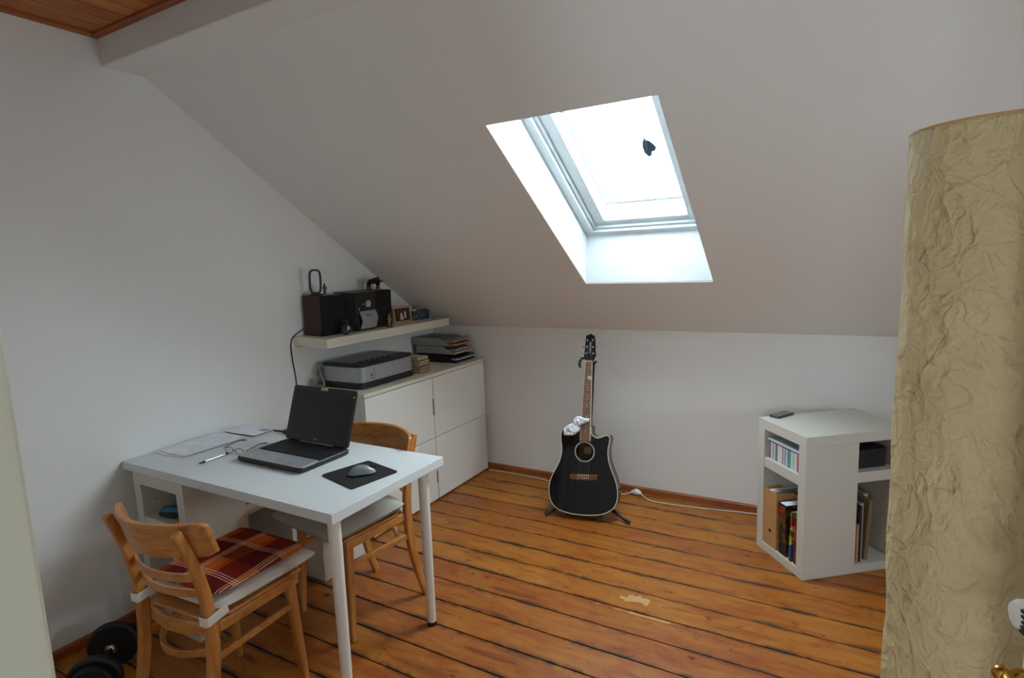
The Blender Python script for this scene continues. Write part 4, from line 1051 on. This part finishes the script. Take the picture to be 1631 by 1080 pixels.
# ------------------------------------------------------------------ things in and on the white cube
t = NT('striped_card')
sep = t.n('ShaderNodeSeparateXYZ'); t.l(t.coord(), sep.inputs[0])
mr = t.n('ShaderNodeMapRange'); t.l(sep.outputs[1], mr.inputs[0]); mr.inputs[1].default_value = 0.312; mr.inputs[2].default_value = 0.058
rp = t.n('ShaderNodeValToRGB'); t.l(mr.outputs[0], rp.inputs[0]); rp.color_ramp.interpolation = 'CONSTANT'
stripes = [(0, (170, 120, 120)), (0.06, (84, 80, 100)), (0.09, (206, 216, 222)), (0.15, (120, 150, 168)), (0.19, (204, 214, 218)), (0.23, (150, 120, 124)), (0.28, (62, 58, 68)), (0.30, (214, 210, 204)), (0.45, (120, 100, 140)), (0.48, (200, 206, 208)), (0.52, (118, 96, 134)), (0.55, (206, 210, 208)), (0.60, (92, 148, 144)), (0.70, (198, 212, 214)), (0.78, (170, 150, 140)), (0.80, (214, 212, 206)), (0.88, (168, 96, 92)), (0.93, (190, 160, 150))]
e = rp.color_ramp.elements
while len(e) < len(stripes): e.new(0.5)
for el, (pp, c_) in zip(e, stripes): el.position = pp; el.color = S(*c_)
t.set(Base_Color=rp.outputs[0], Roughness=0.6)
plain('lid_blue', S(196, 214, 218), 0.5, var=0.03); plain('trim_purple', S(96, 78, 110), 0.6)
sb_ = thing('striped_box', 'striped cardboard box with pale blue lid in the white cube', 'box', cube.location, (0, 0, 0.6922))
LOCAL = True
MB().box(0.020, 0.225, 0.060, 0.310, 0.5005, 0.590).build('box_body', 'striped_card', sb_, bevel=0.001)
MB().box(0.0185, 0.226, 0.0585, 0.3115, 0.5903, 0.5945).build('lid_trim', 'trim_purple', sb_)
MB().box(0.018, 0.227, 0.0575, 0.3125, 0.5947, 0.6060).build('lid', 'lid_blue', sb_, bevel=0.001)
LOCAL = False
# magazine file
mf = thing('magazine_file', 'brown cardboard magazine file in the white cube lower bay', 'magazine file', at(MC, 0.13, 0.27, 0.0425))
z0 = 0.0428; fj0, fj1, fi0, fi1, fh = 0.212, 0.3155, 0.006, 0.245, 0.298
def mc(a, b, z): return at(MC, a, b, z)
MB().prism([(fi0, fj0), (fi0+0.004, fj0), (fi0+0.004, fj1), (fi0, fj1)], mc, z0, z0+fh).build('front_panel', 'cardboard', mf)
for ja, jb in ((fj0, fj0+0.004), (fj1-0.004, fj1)):
    m = MB(); m.prism([(fi0+0.004, z0), (fi1, z0), (fi1, z0+0.20), (fi0+0.09, z0+fh), (fi0+0.004, z0+fh)], lambda a, z, b: at(MC, a, b, z), ja, jb); m.build('side_panel', 'cardboard', mf)
MB().prism([(fi0+0.004, fj0+0.004), (fi1, fj0+0.004), (fi1, fj1-0.004), (fi0+0.004, fj1-0.004)], mc, z0, z0+0.004).build('floor_panel', 'cardboard', mf)
m = MB(); m.lathe([(0.010, 0), (0.010, 0.001)], 20, at(MC, fi0-0.0008, 0.262, z0+0.085), MC.to_3x3() @ Vector((1, 0, 0))); m.build('finger_hole', 'hole_dark', mf)
for k_, (ja, jb, h, mt, lb) in enumerate(((0.285, 0.308, 0.285, 'paper_white', 'white paper pad inside the cardboard magazine file'), (0.255, 0.282, 0.287, 'paper_grey', 'grey magazine inside the cardboard magazine file'), (0.222, 0.25, 0.276, 'magazine_dark', 'dark magazine inside the cardboard magazine file'))):
    t = thing('magazine', lb, 'magazine', at(MC, 0.12, (ja+jb)/2, z0+0.005), (0, 0, 0), 'magazines in the cardboard file')
    MB().prism([(0.016, ja), (0.225, ja), (0.225, jb), (0.016, jb)], mc, z0+0.0045, z0+h).build('pages', mt, t)
    MB().prism([(0.0135, ja), (0.0158, ja), (0.0158, jb), (0.0135, jb)], mc, z0+0.0045, z0+h).build('spine', mt, t)
def book_up(label, ja, jb, i0, i1, h, m_cov, m_page, lean=0.0, grp='books in the lower bay of the white cube', zz=z0):
    t = thing('book', label, 'book', at(MC, (i0+i1)/2, (ja+jb)/2, zz), (0, 0, 0), grp)
    def fn(a, b, z): return at(MC, a, b+(z-zz)*lean, zz+0.0004+(z-zz)*math.cos(math.atan(lean)))
    MB().prism([(i0+0.002, ja+0.003), (i1, ja+0.003), (i1, jb-0.003), (i0+0.002, jb-0.003)], fn, zz+0.003, zz+h-0.003).build('pages', m_page, t)
    for a, b in ((ja, ja+0.0028), (jb-0.0028, jb)):
        MB().prism([(i0, a), (i1+0.002, a), (i1+0.002, b), (i0, b)], fn, zz, zz+h).build('cover', m_cov, t)
    MB().prism([(i0, ja+0.0028), (i0+0.002, ja+0.0028), (i0+0.002, jb-0.0028), (i0, jb-0.0028)], fn, zz, zz+h).build('spine', m_cov, t)
    return t
bk = book_up('thick dark book with red-brown top band beside the cardboard file', 0.140, 0.198, 0.012, 0.22, 0.262, 'cover_dark', 'paper_white', 0.03)
MB().prism([(0.0105, 0.147), (0.0116, 0.147), (0.0116, 0.203), (0.0105, 0.203)], mc, z0+0.185, z0+0.252).build('title_band', 'cover_redbrown', bk)
book_up('bright yellow and blue comic book leaning in the white cube', 0.098, 0.112, 0.006, 0.21, 0.255, 'cover_bright', 'paper_white', -0.105+0.07)
book_up('thin dark red book at the right of the white cube lower bay', 0.064, 0.083, 0.012, 0.20, 0.235, 'cover_redbrown', 'paper_white', 0.0)
# right-hand bays
hb = thing('black_box', 'flat black box on the right-hand shelf of the white cube', 'box', at(MC, 0.36, 0.17, 0.5005))
MB().prism([(0.284, 0.045), (0.462, 0.045), (0.462, 0.255), (0.284, 0.255)], mc, 0.5006, 0.568).build('box_body', 'black_box', hb, bevel=0.002)
MB().prism([(0.282, 0.043), (0.464, 0.043), (0.464, 0.257), (0.282, 0.257)], mc, 0.5685, 0.592).build('box_lid', 'black_box', hb, bevel=0.002)
def folder(label, i0, i1, j0, j1, h, mt, lean=0.0):
    t = thing('folder', label, 'folder', at(MC, (i0+i1)/2, (j0+j1)/2, z0), (0, 0, 0), 'folders in the right-hand bay of the white cube')
    fn = lambda a, b, z: at(MC, a+(z-z0)*lean, b, z)
    MB().prism([(i0+0.003, j0+0.004), (i1-0.003, j0+0.004), (i1-0.003, j1), (i0+0.003, j1)], fn, z0, z0+h-0.004).build('pages', 'paper_grey', t)
    for a, b in ((i0, i0+0.003), (i1-0.003, i1)):
        MB().prism([(a, j0), (b, j0), (b, j1), (a, j1)], fn, z0, z0+h).build('cover', mt, t)
    MB().prism([(i0+0.003, j0), (i1-0.003, j0), (i1-0.003, j0+0.004), (i0+0.003, j0+0.004)], fn, z0, z0+h).build('spine', mt, t)
folder('tan folder at the left of the right-hand bay', 0.300, 0.311, 0.02, 0.25, 0.19, 'cardboard')
folder('dark brown folder beside the tan one in the right-hand bay', 0.313, 0.325, 0.02, 0.26, 0.28, 'book_dark_cover')
folder('pale folder between the brown ones in the right-hand bay', 0.329, 0.349, 0.04, 0.27, 0.285, 'paper_grey')
folder('olive brown folder standing in the right-hand bay', 0.353, 0.372, 0.03, 0.29, 0.30, 'olive_card', 0.06)
folder('white binder furthest right in the right-hand bay', 0.425, 0.450, 0.13, 0.30, 0.285, 'furniture_white')
# phone on the cube
phn = thing('mobile_phone', 'dark mobile phone lying on the white cube', 'phone', (2.498, -0.352, UH+0.0005), (0, 0, R(60)))
LOCAL = True
MB().prism(rrect(-0.066, 0.066, -0.029, 0.029, 0.010), idz, 0, 0.011).build('body', 'phone_grey', phn, bevel=0.003)
MB().prism(rrect(-0.058, 0.058, -0.025, 0.025, 0.004), idz, 0.0111, 0.0118).build('screen', 'silver_dark', phn)
LOCAL = False

# ------------------------------------------------------------------ guitar on its stand
gy, gt = R(9), R(14)
gn = Vector((math.sin(gy)*math.cos(gt), -math.cos(gy)*math.cos(gt), math.sin(gt)))
gup = (Vector((0,0,1))-gn*gn.z).normalized(); grt = Vector((0.988, 0.156, 0)).normalized()
GP = Vector((1.45, -0.55, 0.045))
def g(a, b, c=0.0): return tuple(GP+grt*a+gup*b+gn*c)      # c: towards the viewer
gt_ = thing('guitar', 'glossy black cutaway acoustic guitar standing by the knee wall', 'guitar', (1.46, -0.52, 0.0))
ctrl = [(-0.026,0.521),(-0.073,0.521),(-0.114,0.507),(-0.138,0.491),(-0.148,0.463),(-0.147,0.423),(-0.140,0.377),(-0.142,0.331),(-0.157,0.283),(-0.180,0.235),(-0.200,0.190),(-0.209,0.146),(-0.209,0.100),(-0.196,0.055),(-0.174,0.025),(-0.135,0.003),(-0.073,-0.009),(0.001,-0.010),(0.068,-0.004),(0.120,0.007),(0.163,0.028),(0.193,0.056),(0.209,0.099),(0.210,0.150),(0.200,0.200),(0.180,0.249),(0.160,0.298),(0.149,0.342),(0.147,0.387),(0.154,0.426),(0.155,0.455),(0.145,0.467),(0.128,0.469),(0.105,0.461),(0.079,0.452),(0.055,0.461),(0.041,0.480),(0.036,0.515)]
def smooth_closed(P, sub=3):
    P = [Vector((a, b, 0)) for a, b in P]; n = len(P); Q = []
    for i in range(n):
        p0, p1, p2, p3 = P[i-1], P[i], P[(i+1) % n], P[(i+2) % n]
        if i >= n-1: Q.append(p1); continue
        for k in range(sub):
            u = k/sub
            q = 0.5*((2*p1)+(p2-p0)*u+(2*p0-5*p1+4*p2-p3)*u*u+(3*p1-p0-3*p2+p3)*u**3)
            Q.append(q)
    return [(q.x, q.y) for q in Q]
out = smooth_closed(ctrl)
def inset(P, d):
    n = len(P); Q = []
    for i in range(n):
        a, b = Vector(P[i-1]), Vector(P[(i+1) % n]); t_ = (b-a).normalized(); nn = Vector((-t_.y, t_.x))
        Q.append((P[i][0]+nn.x*d, P[i][1]+nn.y*d))
    return Q
ar = sum(out[i-1][0]*out[i][1]-out[i][0]*out[i-1][1] for i in range(len(out)))
sg = 1 if ar > 0 else -1
inn = inset(out, 0.005*sg)
DEP = 0.10
hc, hr = (0.004, 0.363), 0.052
# sides and back
n = len(out)
m = MB(); m.add([g(a, b, -0.002) for a, b in out]+[g(a, b, -DEP) for a, b in out], [(i, (i+1) % n, n+(i+1) % n, n+i) for i in range(n)]+[tuple(range(n, 2*n))]); m.build('sides', 'gloss_black', gt_)
# top with the sound hole: ring strips from outline to hole
def top_ring(P, c0):
    m = MB(); n = len(P); K = []
    for a, b in P:
        an = math.atan2(b-hc[1], a-hc[0]); K.append((hc[0]+hr*math.cos(an), hc[1]+hr*math.sin(an)))
    V = [g(a, b, c0) for a, b in P]+[g(a, b, c0) for a, b in K]
    m.add(V, [(i, (i+1) % n, n+(i+1) % n, n+i) for i in range(n)])
    return m
top_ring(inn, 0.0005).build('soundboard', 'gloss_black', gt_)
m = MB(); m.add([g(a, b, 0.001) for a, b in out]+[g(a, b, 0.001) for a, b in inn]+[g(a, b, -0.006) for a, b in out], [(i, (i+1) % n, n+(i+1) % n, n+i) for i in range(n)]+[(i, (i+1) % n, 2*n+(i+1) % n, 2*n+i) for i in range(n)]); m.build('binding', 'binding_cream', gt_)
def ringm(c, r0, r1, z, h=0.0006, k=48):
    m = MB(); A = [2*PI*i/k for i in range(k)]
    V = [g(c[0]+r0*math.cos(a), c[1]+r0*math.sin(a), z) for a in A]+[g(c[0]+r1*math.cos(a), c[1]+r1*math.sin(a), z) for a in A]+[g(c[0]+r1*math.cos(a), c[1]+r1*math.sin(a), z-h) for a in A]+[g(c[0]+r0*math.cos(a), c[1]+r0*math.sin(a), z-h) for a in A]
    F = []
    for b in range(4):
        for i in range(k): F.append((b*k+i, b*k+(i+1) % k, ((b+1) % 4)*k+(i+1) % k, ((b+1) % 4)*k+i))
    return m.add(V, F)
ringm(hc, 0.056, 0.061, 0.0014).build('rosette', 'pearl', gt_)
ringm(hc, 0.0515, 0.0535, 0.001, 0.004).build('sound_hole_edge', 'bridge_wood', gt_)
m = MB(); A = [2*PI*i/32 for i in range(32)]; m.add([g(hc[0]+0.075*math.cos(a), hc[1]+0.075*math.sin(a), -DEP+0.006) for a in A], [tuple(range(32))]); m.build('inside_back', 'hole_inside', gt_)
m = MB(); m.prism([(-0.02, hc[1]-0.02), (0.025, hc[1]-0.02), (0.025, hc[1]+0.02), (-0.02, hc[1]+0.02)], g, -DEP+0.0065, -DEP+0.008); m.build('maker_label', 'book_tan', gt_)
# pickguard
pg = smooth_closed([(0.062,0.425),(0.085,0.420),(0.112,0.398),(0.132,0.350),(0.136,0.300),(0.126,0.272),(0.108,0.276),(0.080,0.300),(0.066,0.315),(0.069,0.345),(0.067,0.385)])
m = MB(); m.prism(pg, g, 0.0008, 0.0022); m.build('pickguard', 'gloss_black', gt_)
# bridge
br = MB(); br.prism([(-0.082,0.226),(-0.035,0.229),(0.040,0.233),(0.089,0.235),(0.086,0.204),(0.040,0.198),(-0.035,0.194),(-0.080,0.197)], g, 0.0012, 0.009); brg = br.build('bridge', 'bridge_wood', gt_, bevel=0.002)
m = MB(); m.prism([(-0.034,0.219),(0.038,0.224),(0.038,0.228),(-0.034,0.223)], g, 0.009, 0.012); m.build('saddle', 'binding_cream', brg)
for i in range(6):
    a = -0.029+0.0128*i; b = 0.2065+0.0009*i
    m = MB(); m.lathe([(0.003, 0), (0.0035, 0.002), (0.002, 0.004)], 10, g(a, b, 0.009), tuple(gn)); m.build('bridge_pin', 'binding_cream', brg)
# neck + fingerboard (edges from the photograph: slightly tapering)
fbL0, fbR0, fbL1, fbR1 = (-0.027, 0.425), (0.039, 0.428), (-0.009, 0.904), (0.034, 0.905)
nk = MB()
rings = []
for k_ in range(9):
    u = k_/8; L = Vector(fbL0).lerp(Vector(fbL1), u); Rr = Vector(fbR0).lerp(Vector(fbR1), u)
    u0 = u
    c = (L+Rr)/2; w = (Rr-L).length/2
    rings.append([g(c.x+w*math.cos(PI*q/8), c.y, 0.002-0.022*math.sin(PI*q/8)*(1.0)) for q in range(9)])
P = [p for r_ in rings for p in r_]; F = []
for i in range(8):
    for q in range(8): F.append((i*9+q, i*9+q+1, (i+1)*9+q+1, (i+1)*9+q))
    F.append((i*9+8, i*9, (i+1)*9, (i+1)*9+8))
F += [tuple(range(9)), tuple(range(72, 81))]
nk.add(P, F); nk.build('neck', 'gloss_black', gt_)
m = MB(); m.prism([fbL0, fbR0, fbR1, fbL1], g, 0.002, 0.0075); m.build('fingerboard_edge', 'binding_cream', gt_)
def fb(u, v):
    L = Vector(fbL0).lerp(Vector(fbL1), u); Rr = Vector(fbR0).lerp(Vector(fbR1), u); q = L.lerp(Rr, v); return (q.x, q.y)
m = MB(); m.prism([fb(0.0, 0.07), fb(0.0, 0.93), fb(1, 0.07), fb(1, 0.93)][0:2]+[fb(1, 0.93), fb(1, 0.07)], g, 0.0076, 0.0082); fbo = m.build('fingerboard', 'fingerboard_wood', gt_)
SL = (0.905-0.222)
for k_ in range(1, 21):
    pos = SL*(1-2**(-k_/12)); u = 1-pos/(0.905-0.4265)
    if u < 0.012: break
    m = MB(); m.prism([fb(u-0.0016, 0.07), fb(u-0.0016, 0.93), fb(u+0.0016, 0.93), fb(u+0.0016, 0.07)], g, 0.0083, 0.0092); m.build('fret', 'fret_metal', fbo)
for k_ in (3, 5, 7, 9, 12, 15, 17):
    pos = SL*((1-2**(-k_/12))+(1-2**(-(k_-1)/12)))/2; u = 1-pos/(0.905-0.4265)
    if u < 0.02: continue
    c_ = fb(u, 0.5); m = MB(); m.lathe([(0.0042, 0), (0.0042, 0.0004)], 12, g(c_[0], c_[1], 0.0083), tuple(gn)); m.build('inlay_dot', 'pearl', fbo)
m = MB(); c_ = fb(0.79, 0.72); m.prism([(c_[0]-0.013, c_[1]+0.004), (c_[0]-0.004, c_[1]+0.014), (c_[0]+0.008, c_[1]+0.010), (c_[0]+0.012, c_[1]-0.006), (c_[0]+0.004, c_[1]-0.012), (c_[0]-0.008, c_[1]-0.008)], g, 0.0094, 0.0105); m.build('plectrum', 'pearl', fbo)
m = MB(); m.prism([(-0.0095, 0.904), (0.0345, 0.905), (0.0345, 0.910), (-0.0095, 0.909)], g, 0.002, 0.0095); m.build('nut', 'binding_cream', gt_)
hd = [(-0.009,0.908),(-0.020,0.935),(-0.014,1.012),(-0.011,1.064),(0.000,1.066),(0.008,1.070),(0.016,1.077),(0.024,1.070),(0.031,1.066),(0.041,1.064),(0.047,1.013),(0.052,0.940),(0.037,0.908)]
m = MB(); m.prism(hd, g, -0.012, 0.003); hs_ = m.build('headstock', 'gloss_black', gt_, bevel=0.0015)
for (pa, ka, sx) in (((-0.001,1.035),(-0.027,1.038),-1), ((-0.004,0.995),(-0.031,0.997),-1), ((-0.008,0.955),(-0.036,0.956),-1), ((0.031,1.036),(0.060,1.038),1), ((0.034,0.995),(0.064,0.996),1), ((0.037,0.955),(0.067,0.953),1)):
    m = MB(); m.lathe([(0.0055, 0), (0.0055, 0.001), (0.003, 0.0015), (0.0028, 0.008), (0.0034, 0.009)], 12, g(pa[0], pa[1], 0.003), tuple(gn)); m.build('tuning_post', 'chrome', hs_)
    m = MB(); m.tube([g(pa[0]+sx*0.012, pa[1], -0.018), g(ka[0]-sx*0.006, ka[1], -0.018)], 0.0022, 8)
    m.obox(Vector(g(ka[0], ka[1], -0.018)), grt, gup, gn, 0.0065, 0.008, 0.0028); m.build('tuning_key', 'chrome', hs_, bevel=0.0012)
    m = MB(); m.tube([g(pa[0], pa[1], 0.006), g(0.0125+(pa[0]-0.0125)*0.5, 0.909, 0.0105)], 0.0006, 4)
Ml = Matrix.Translation(Vector(g(0.0165, 0.985, 0.0034))) @ Matrix((( -gup.x, grt.x, gn.x, 0), (-gup.y, grt.y, gn.y, 0), (-gup.z, grt.z, gn.z, 0), (0, 0, 0, 1)))
Ml = Matrix.Translation(Vector(g(0.0165, 0.985, 0.0034))) @ Matrix(((gup.x, -grt.x, gn.x, 0), (gup.y, -grt.y, gn.y, 0), (gup.z, -grt.z, gn.z, 0), (0, 0, 0, 1)))
text_mesh('logo', 'Takamine', 0.020, 'pearl', Ml, hs_, font_shear=0.35)
for i in range(6):
    a0, b0 = -0.029+0.0128*i, 0.2075+0.0009*i
    a1, b1 = -0.0055+0.0072*i, 0.9065
    tp_ = ((-0.008,0.955), (-0.004,0.995), (-0.001,1.035), (0.031,1.036), (0.034,0.995), (0.037,0.955))[i]
    m = MB(); m.tube([g(a0, b0, 0.010), g(a0+(a1-a0)*0.02, b0+0.016, 0.0135), g(a1, b1, 0.0105), g(tp_[0], tp_[1], 0.0075)], 0.00075, 5); m.build('string', 'fret_metal', gt_)
for q in ((0.0, -0.012),): MB().ell(g(q[0], q[1], -0.05), 0.008).build('end_pin', 'chrome', gt_)
# crumpled tissue over the shoulder of the guitar
ts = thing('tissue', 'crumpled white tissue draped over the guitar shoulder', 'tissue', g(-0.05, 0.50, 0.01))
def blob(P, thick, seed):
    m = MB(); nn = 16; cx = sum(p[0] for p in P)/len(P); cy = sum(p[1] for p in P)/len(P)
    Q = smooth_closed(P, 4); k = len(Q); V = []; LV = 7
    for l in range(LV):
        f = l/(LV-1)
        for (a, b) in Q:
            s_ = 1-f**1.6*0.98
            aa, bb = cx+(a-cx)*s_, cy+(b-cy)*s_
            nz = noise.noise(Vector((aa*60+seed, bb*60, seed)))*0.7+noise.noise(Vector((aa*130+seed, bb*130, 4)))*0.5
            h = thick*math.sin(f**0.8*PI/2)*(0.85+0.75*nz)+0.011
            V.append(g(aa+0.004*nz*f, bb+0.004*nz, h if l else 0.0105))
    m.grid(V, LV, k, True); m.f.append(tuple((LV-1)*k+i for i in range(k))); m.f.append(tuple(range(k-1, -1, -1)))
    return m
blob([(-0.127,0.493),(-0.126,0.457),(-0.098,0.452),(-0.070,0.455),(-0.045,0.470),(-0.025,0.495),(-0.040,0.528),(-0.075,0.530),(-0.104,0.512)], 0.026, 1).build('lower_fold', 'tissue', ts, ang=25)
blob([(-0.072,0.545),(-0.062,0.520),(-0.040,0.512),(-0.018,0.522),(0.004,0.532),(0.028,0.545),(0.026,0.562),(-0.004,0.564),(-0.030,0.572),(-0.058,0.566)], 0.030, 8).build('upper_fold', 'tissue', ts, ang=25)

# guitar stand
gs_ = thing('guitar_stand', 'black tubular guitar stand with folding legs', 'guitar stand', (1.46, -0.40, 0))
hub = Vector(g(0.0, 0.10, -DEP-0.035))
def leg_(foot, start, nm='leg'):
    f = Vector(foot); s_ = Vector(start); d = (f-s_).normalized()
    lo = MB().tube([s_, f+Vector((0, 0, 0.010))], 0.0085, 12).build(nm, 'black_plastic', gs_)
    MB().tube([f-d*0.035+Vector((0, 0, 0.010)), f+Vector((0, 0, 0.0112))], [0.010, 0.0108], 12).build('rubber_foot', 'black_rubber', lo)
    MB().tube([f-d*0.15+Vector((0,0,0.011)), f-d*0.10+Vector((0,0,0.0105))], 0.0105, 12).build('clamp', 'black_rubber', lo)
leg_((1.222, -0.584, 0), hub); leg_((1.721, -0.483, 0), hub); leg_((1.44, -0.10, 0), hub+Vector((0, 0.01, 0.05)))
top_ = Vector(g(0.030, 0.875, -0.048))
MB().tube([hub-gup*0.05, hub+gup*0.25, top_], [0.0105, 0.010, 0.008], 12).build('upright_tube', 'black_plastic', gs_)
MB().tube([hub+gup*0.33, hub+gup*0.36], 0.014, 12).build('height_clamp', 'black_rubber', gs_)
yk = [g(0.030, 0.895, -0.048), g(0.014, 0.912, -0.044), g(-0.014, 0.925, -0.034), g(-0.036, 0.926, -0.014), g(-0.046, 0.905, -0.002), g(-0.046, 0.885, 0.004), g(-0.040, 0.866, 0.008)]
MB().tube([top_]+yk, [0.008, 0.008, 0.007, 0.007, 0.0075, 0.008, 0.009, 0.007], 10).build('neck_yoke', 'black_rubber', gs_)
yk2 = [g(0.030, 0.895, -0.048), g(0.046, 0.905, -0.040), g(0.050, 0.905, -0.020), g(0.049, 0.905, 0.0)]
MB().tube([top_]+yk2, [0.008, 0.007, 0.007, 0.007, 0.006], 10).build('neck_yoke', 'black_rubber', gs_)
for sx in (-1, 1):
    MB().tube([hub, g(sx*0.10, 0.0, -DEP-0.02), g(sx*0.10, -0.022, -DEP+0.02), g(sx*0.10, -0.024, -0.03), g(sx*0.10, -0.020, 0.004), g(sx*0.10, 0.008, 0.010)][:5], 0.0065, 10).build('cradle_arm', 'black_plastic', gs_)

# ------------------------------------------------------------------ floor cable along the knee wall
cable('extension_cable', 'white extension cable lying along the knee wall left of the guitar', [(0.50, -0.062, 0.005), (0.64, -0.055, 0.005), (0.78, -0.060, 0.005), (0.90, -0.066, 0.005), (1.05, -0.080, 0.005), (1.25, -0.088, 0.005), (1.42, -0.10, 0.005), (1.54, -0.088, 0.006), (1.575, -0.072, 0.010), (1.595, -0.060, 0.016)], 0.0042, 'cable_white')
plg = thing('plug_connector', 'white plug and socket coupling on the floor by the guitar', 'plug', (1.62, -0.055, 0.0))
MB().tube([(1.590, -0.062, 0.017), (1.600, -0.058, 0.018), (1.616, -0.054, 0.020), (1.622, -0.052, 0.021)], [0.007, 0.012, 0.018, 0.020], 14).build('socket_body', 'cable_white', plg)
MB().tube([(1.6225, -0.052, 0.021), (1.634, -0.053, 0.021), (1.648, -0.058, 0.020), (1.662, -0.066, 0.016)], [0.020, 0.019, 0.014, 0.007], 14).build('plug_body', 'paper_white', plg)
MB().tube([(1.617, -0.054, 0.0405), (1.628, -0.052, 0.0415)], [0.004, 0.005], 8).build('grip_ridge', 'cable_white', plg)
cable('extension_cable', 'white extension cable running from the plug to the white cube', [(1.660, -0.065, 0.016), (1.690, -0.085, 0.008), (1.74, -0.118, 0.005), (1.86, -0.118, 0.005), (1.985, -0.105, 0.005), (2.12, -0.085, 0.005), (2.25, -0.062, 0.005), (2.40, -0.045, 0.005), (2.55, -0.04, 0.005)], 0.0042, 'cable_white')

# ------------------------------------------------------------------ dumbbell
d0, d1 = Vector((0.265, -2.525, 0.092)), Vector((0.425, -2.668, 0.092)); dx = (d1-d0).normalized()
db = thing('dumbbell', 'black iron dumbbell on the floor by the gable wall', 'dumbbell', (0.345, -2.60, 0))
MB().tube([d0-dx*0.075, d1+dx*0.075], 0.0125, 16).build('bar', 'chrome', db)
MB().tube([d0+dx*0.058, d1-dx*0.058], 0.0155, 16).build('grip', 'iron_black', db)
for c_, sgn in ((d0, 1), (d1, -1)):
    ax_ = dx*sgn
    pl1 = MB().lathe([(0.015, -0.018), (0.030, -0.020), (0.060, -0.014), (0.082, -0.016), (0.091, -0.010), (0.091, 0.010), (0.082, 0.016), (0.060, 0.014), (0.030, 0.020), (0.015, 0.018)], 36, c_, ax_).build('weight_plate', 'iron_black', db)
    MB().lathe([(0.015, -0.014), (0.066, -0.014), (0.072, -0.008), (0.072, 0.010), (0.015, 0.012)], 32, c_-ax_*0.034, ax_).build('weight_plate', 'iron_black', db)
    MB().lathe([(0.0156, 0), (0.022, 0.001), (0.022, 0.010), (0.0156, 0.011)], 20, c_+ax_*0.022, ax_).build('collar', 'chrome', db)
    MB().lathe([(0.013, 0), (0.026, 0.001), (0.026, 0.012), (0.013, 0.013)], 12, c_-ax_*0.062, ax_).build('lock_nut', 'chrome', db)

# ------------------------------------------------------------------ paper floor lamp
LC = Vector((2.960, -2.327, 0)); LR = 0.121; LH = 1.731
lp = thing('floor_lamp', 'tall cream crinkled paper column floor lamp', 'floor lamp', LC)
m = MB(); NA, NZ = 110, 190; P = []
for i in range(NZ):
    z = 0.02+(LH-0.02)*i/(NZ-1)
    for k in range(NA):
        a = 2*PI*k/NA; c_, s_ = math.cos(a), math.sin(a)
        f = min(1, (LH-z)/0.12+0.12)
        w = noise.noise(Vector((c_*1.3, s_*1.3, z*2.3)))*0.0045+noise.noise(Vector((c_*3.2+5, s_*3.2, z*7)))*0.0030+(1-abs(noise.noise(Vector((c_*4.5, s_*4.5+z*2, z*9))))*3)*0.0016+noise.ridged_multi_fractal(Vector((c_*2.2, s_*2.2, z*4+3)), 1.0, 2.0, 3, 1.0, 2.0)*0.0016
        P.append((LC.x+(LR+w*f)*c_, LC.y+(LR+w*f)*s_, z+(0.002*noise.noise(Vector((c_*3, s_*3, 9))) if i == NZ-1 else 0)))
m.grid(P, NZ, NA, True)
shd = m.build('paper_shade', 'lamp_paper', lp, ang=180)
md = shd.modifiers.new('thickness', 'SOLIDIFY'); md.thickness = 0.0012
for zz in (0.03, 0.6, 1.2, LH-0.004):
    MB().tube([(LC.x+(LR-0.012)*math.cos(2*PI*k/40), LC.y+(LR-0.012)*math.sin(2*PI*k/40), zz) for k in range(40)], 0.002, 6, closed=True).build('wire_ring', 'fret_metal', lp)
MB().tube([(LC.x+(LR-0.001)*math.cos(2*PI*k/64), LC.y+(LR-0.001)*math.sin(2*PI*k/64), LH-0.001) for k in range(64)], 0.0022, 6, closed=True).build('rim_band', 'paper_edge', lp)
MB().lathe([(0.105, 0.0005), (0.105, 0.014), (0.02, 0.018)], 36, LC).build('base', 'black_matte', lp)
MB().cyl((LC.x, LC.y, 0.016), (LC.x, LC.y, 1.25), 0.008).build('pole', 'chrome', lp)
bl_ = MB().lathe([(0.014, 0), (0.016, 0.03), (0.014, 0.035)], 16, (LC.x, LC.y, 1.25)).build('bulb_socket', 'black_plastic', lp)
MB().ell((LC.x, LC.y, 1.325), (0.03, 0.03, 0.042)).build('bulb', 'paper_white', bl_)
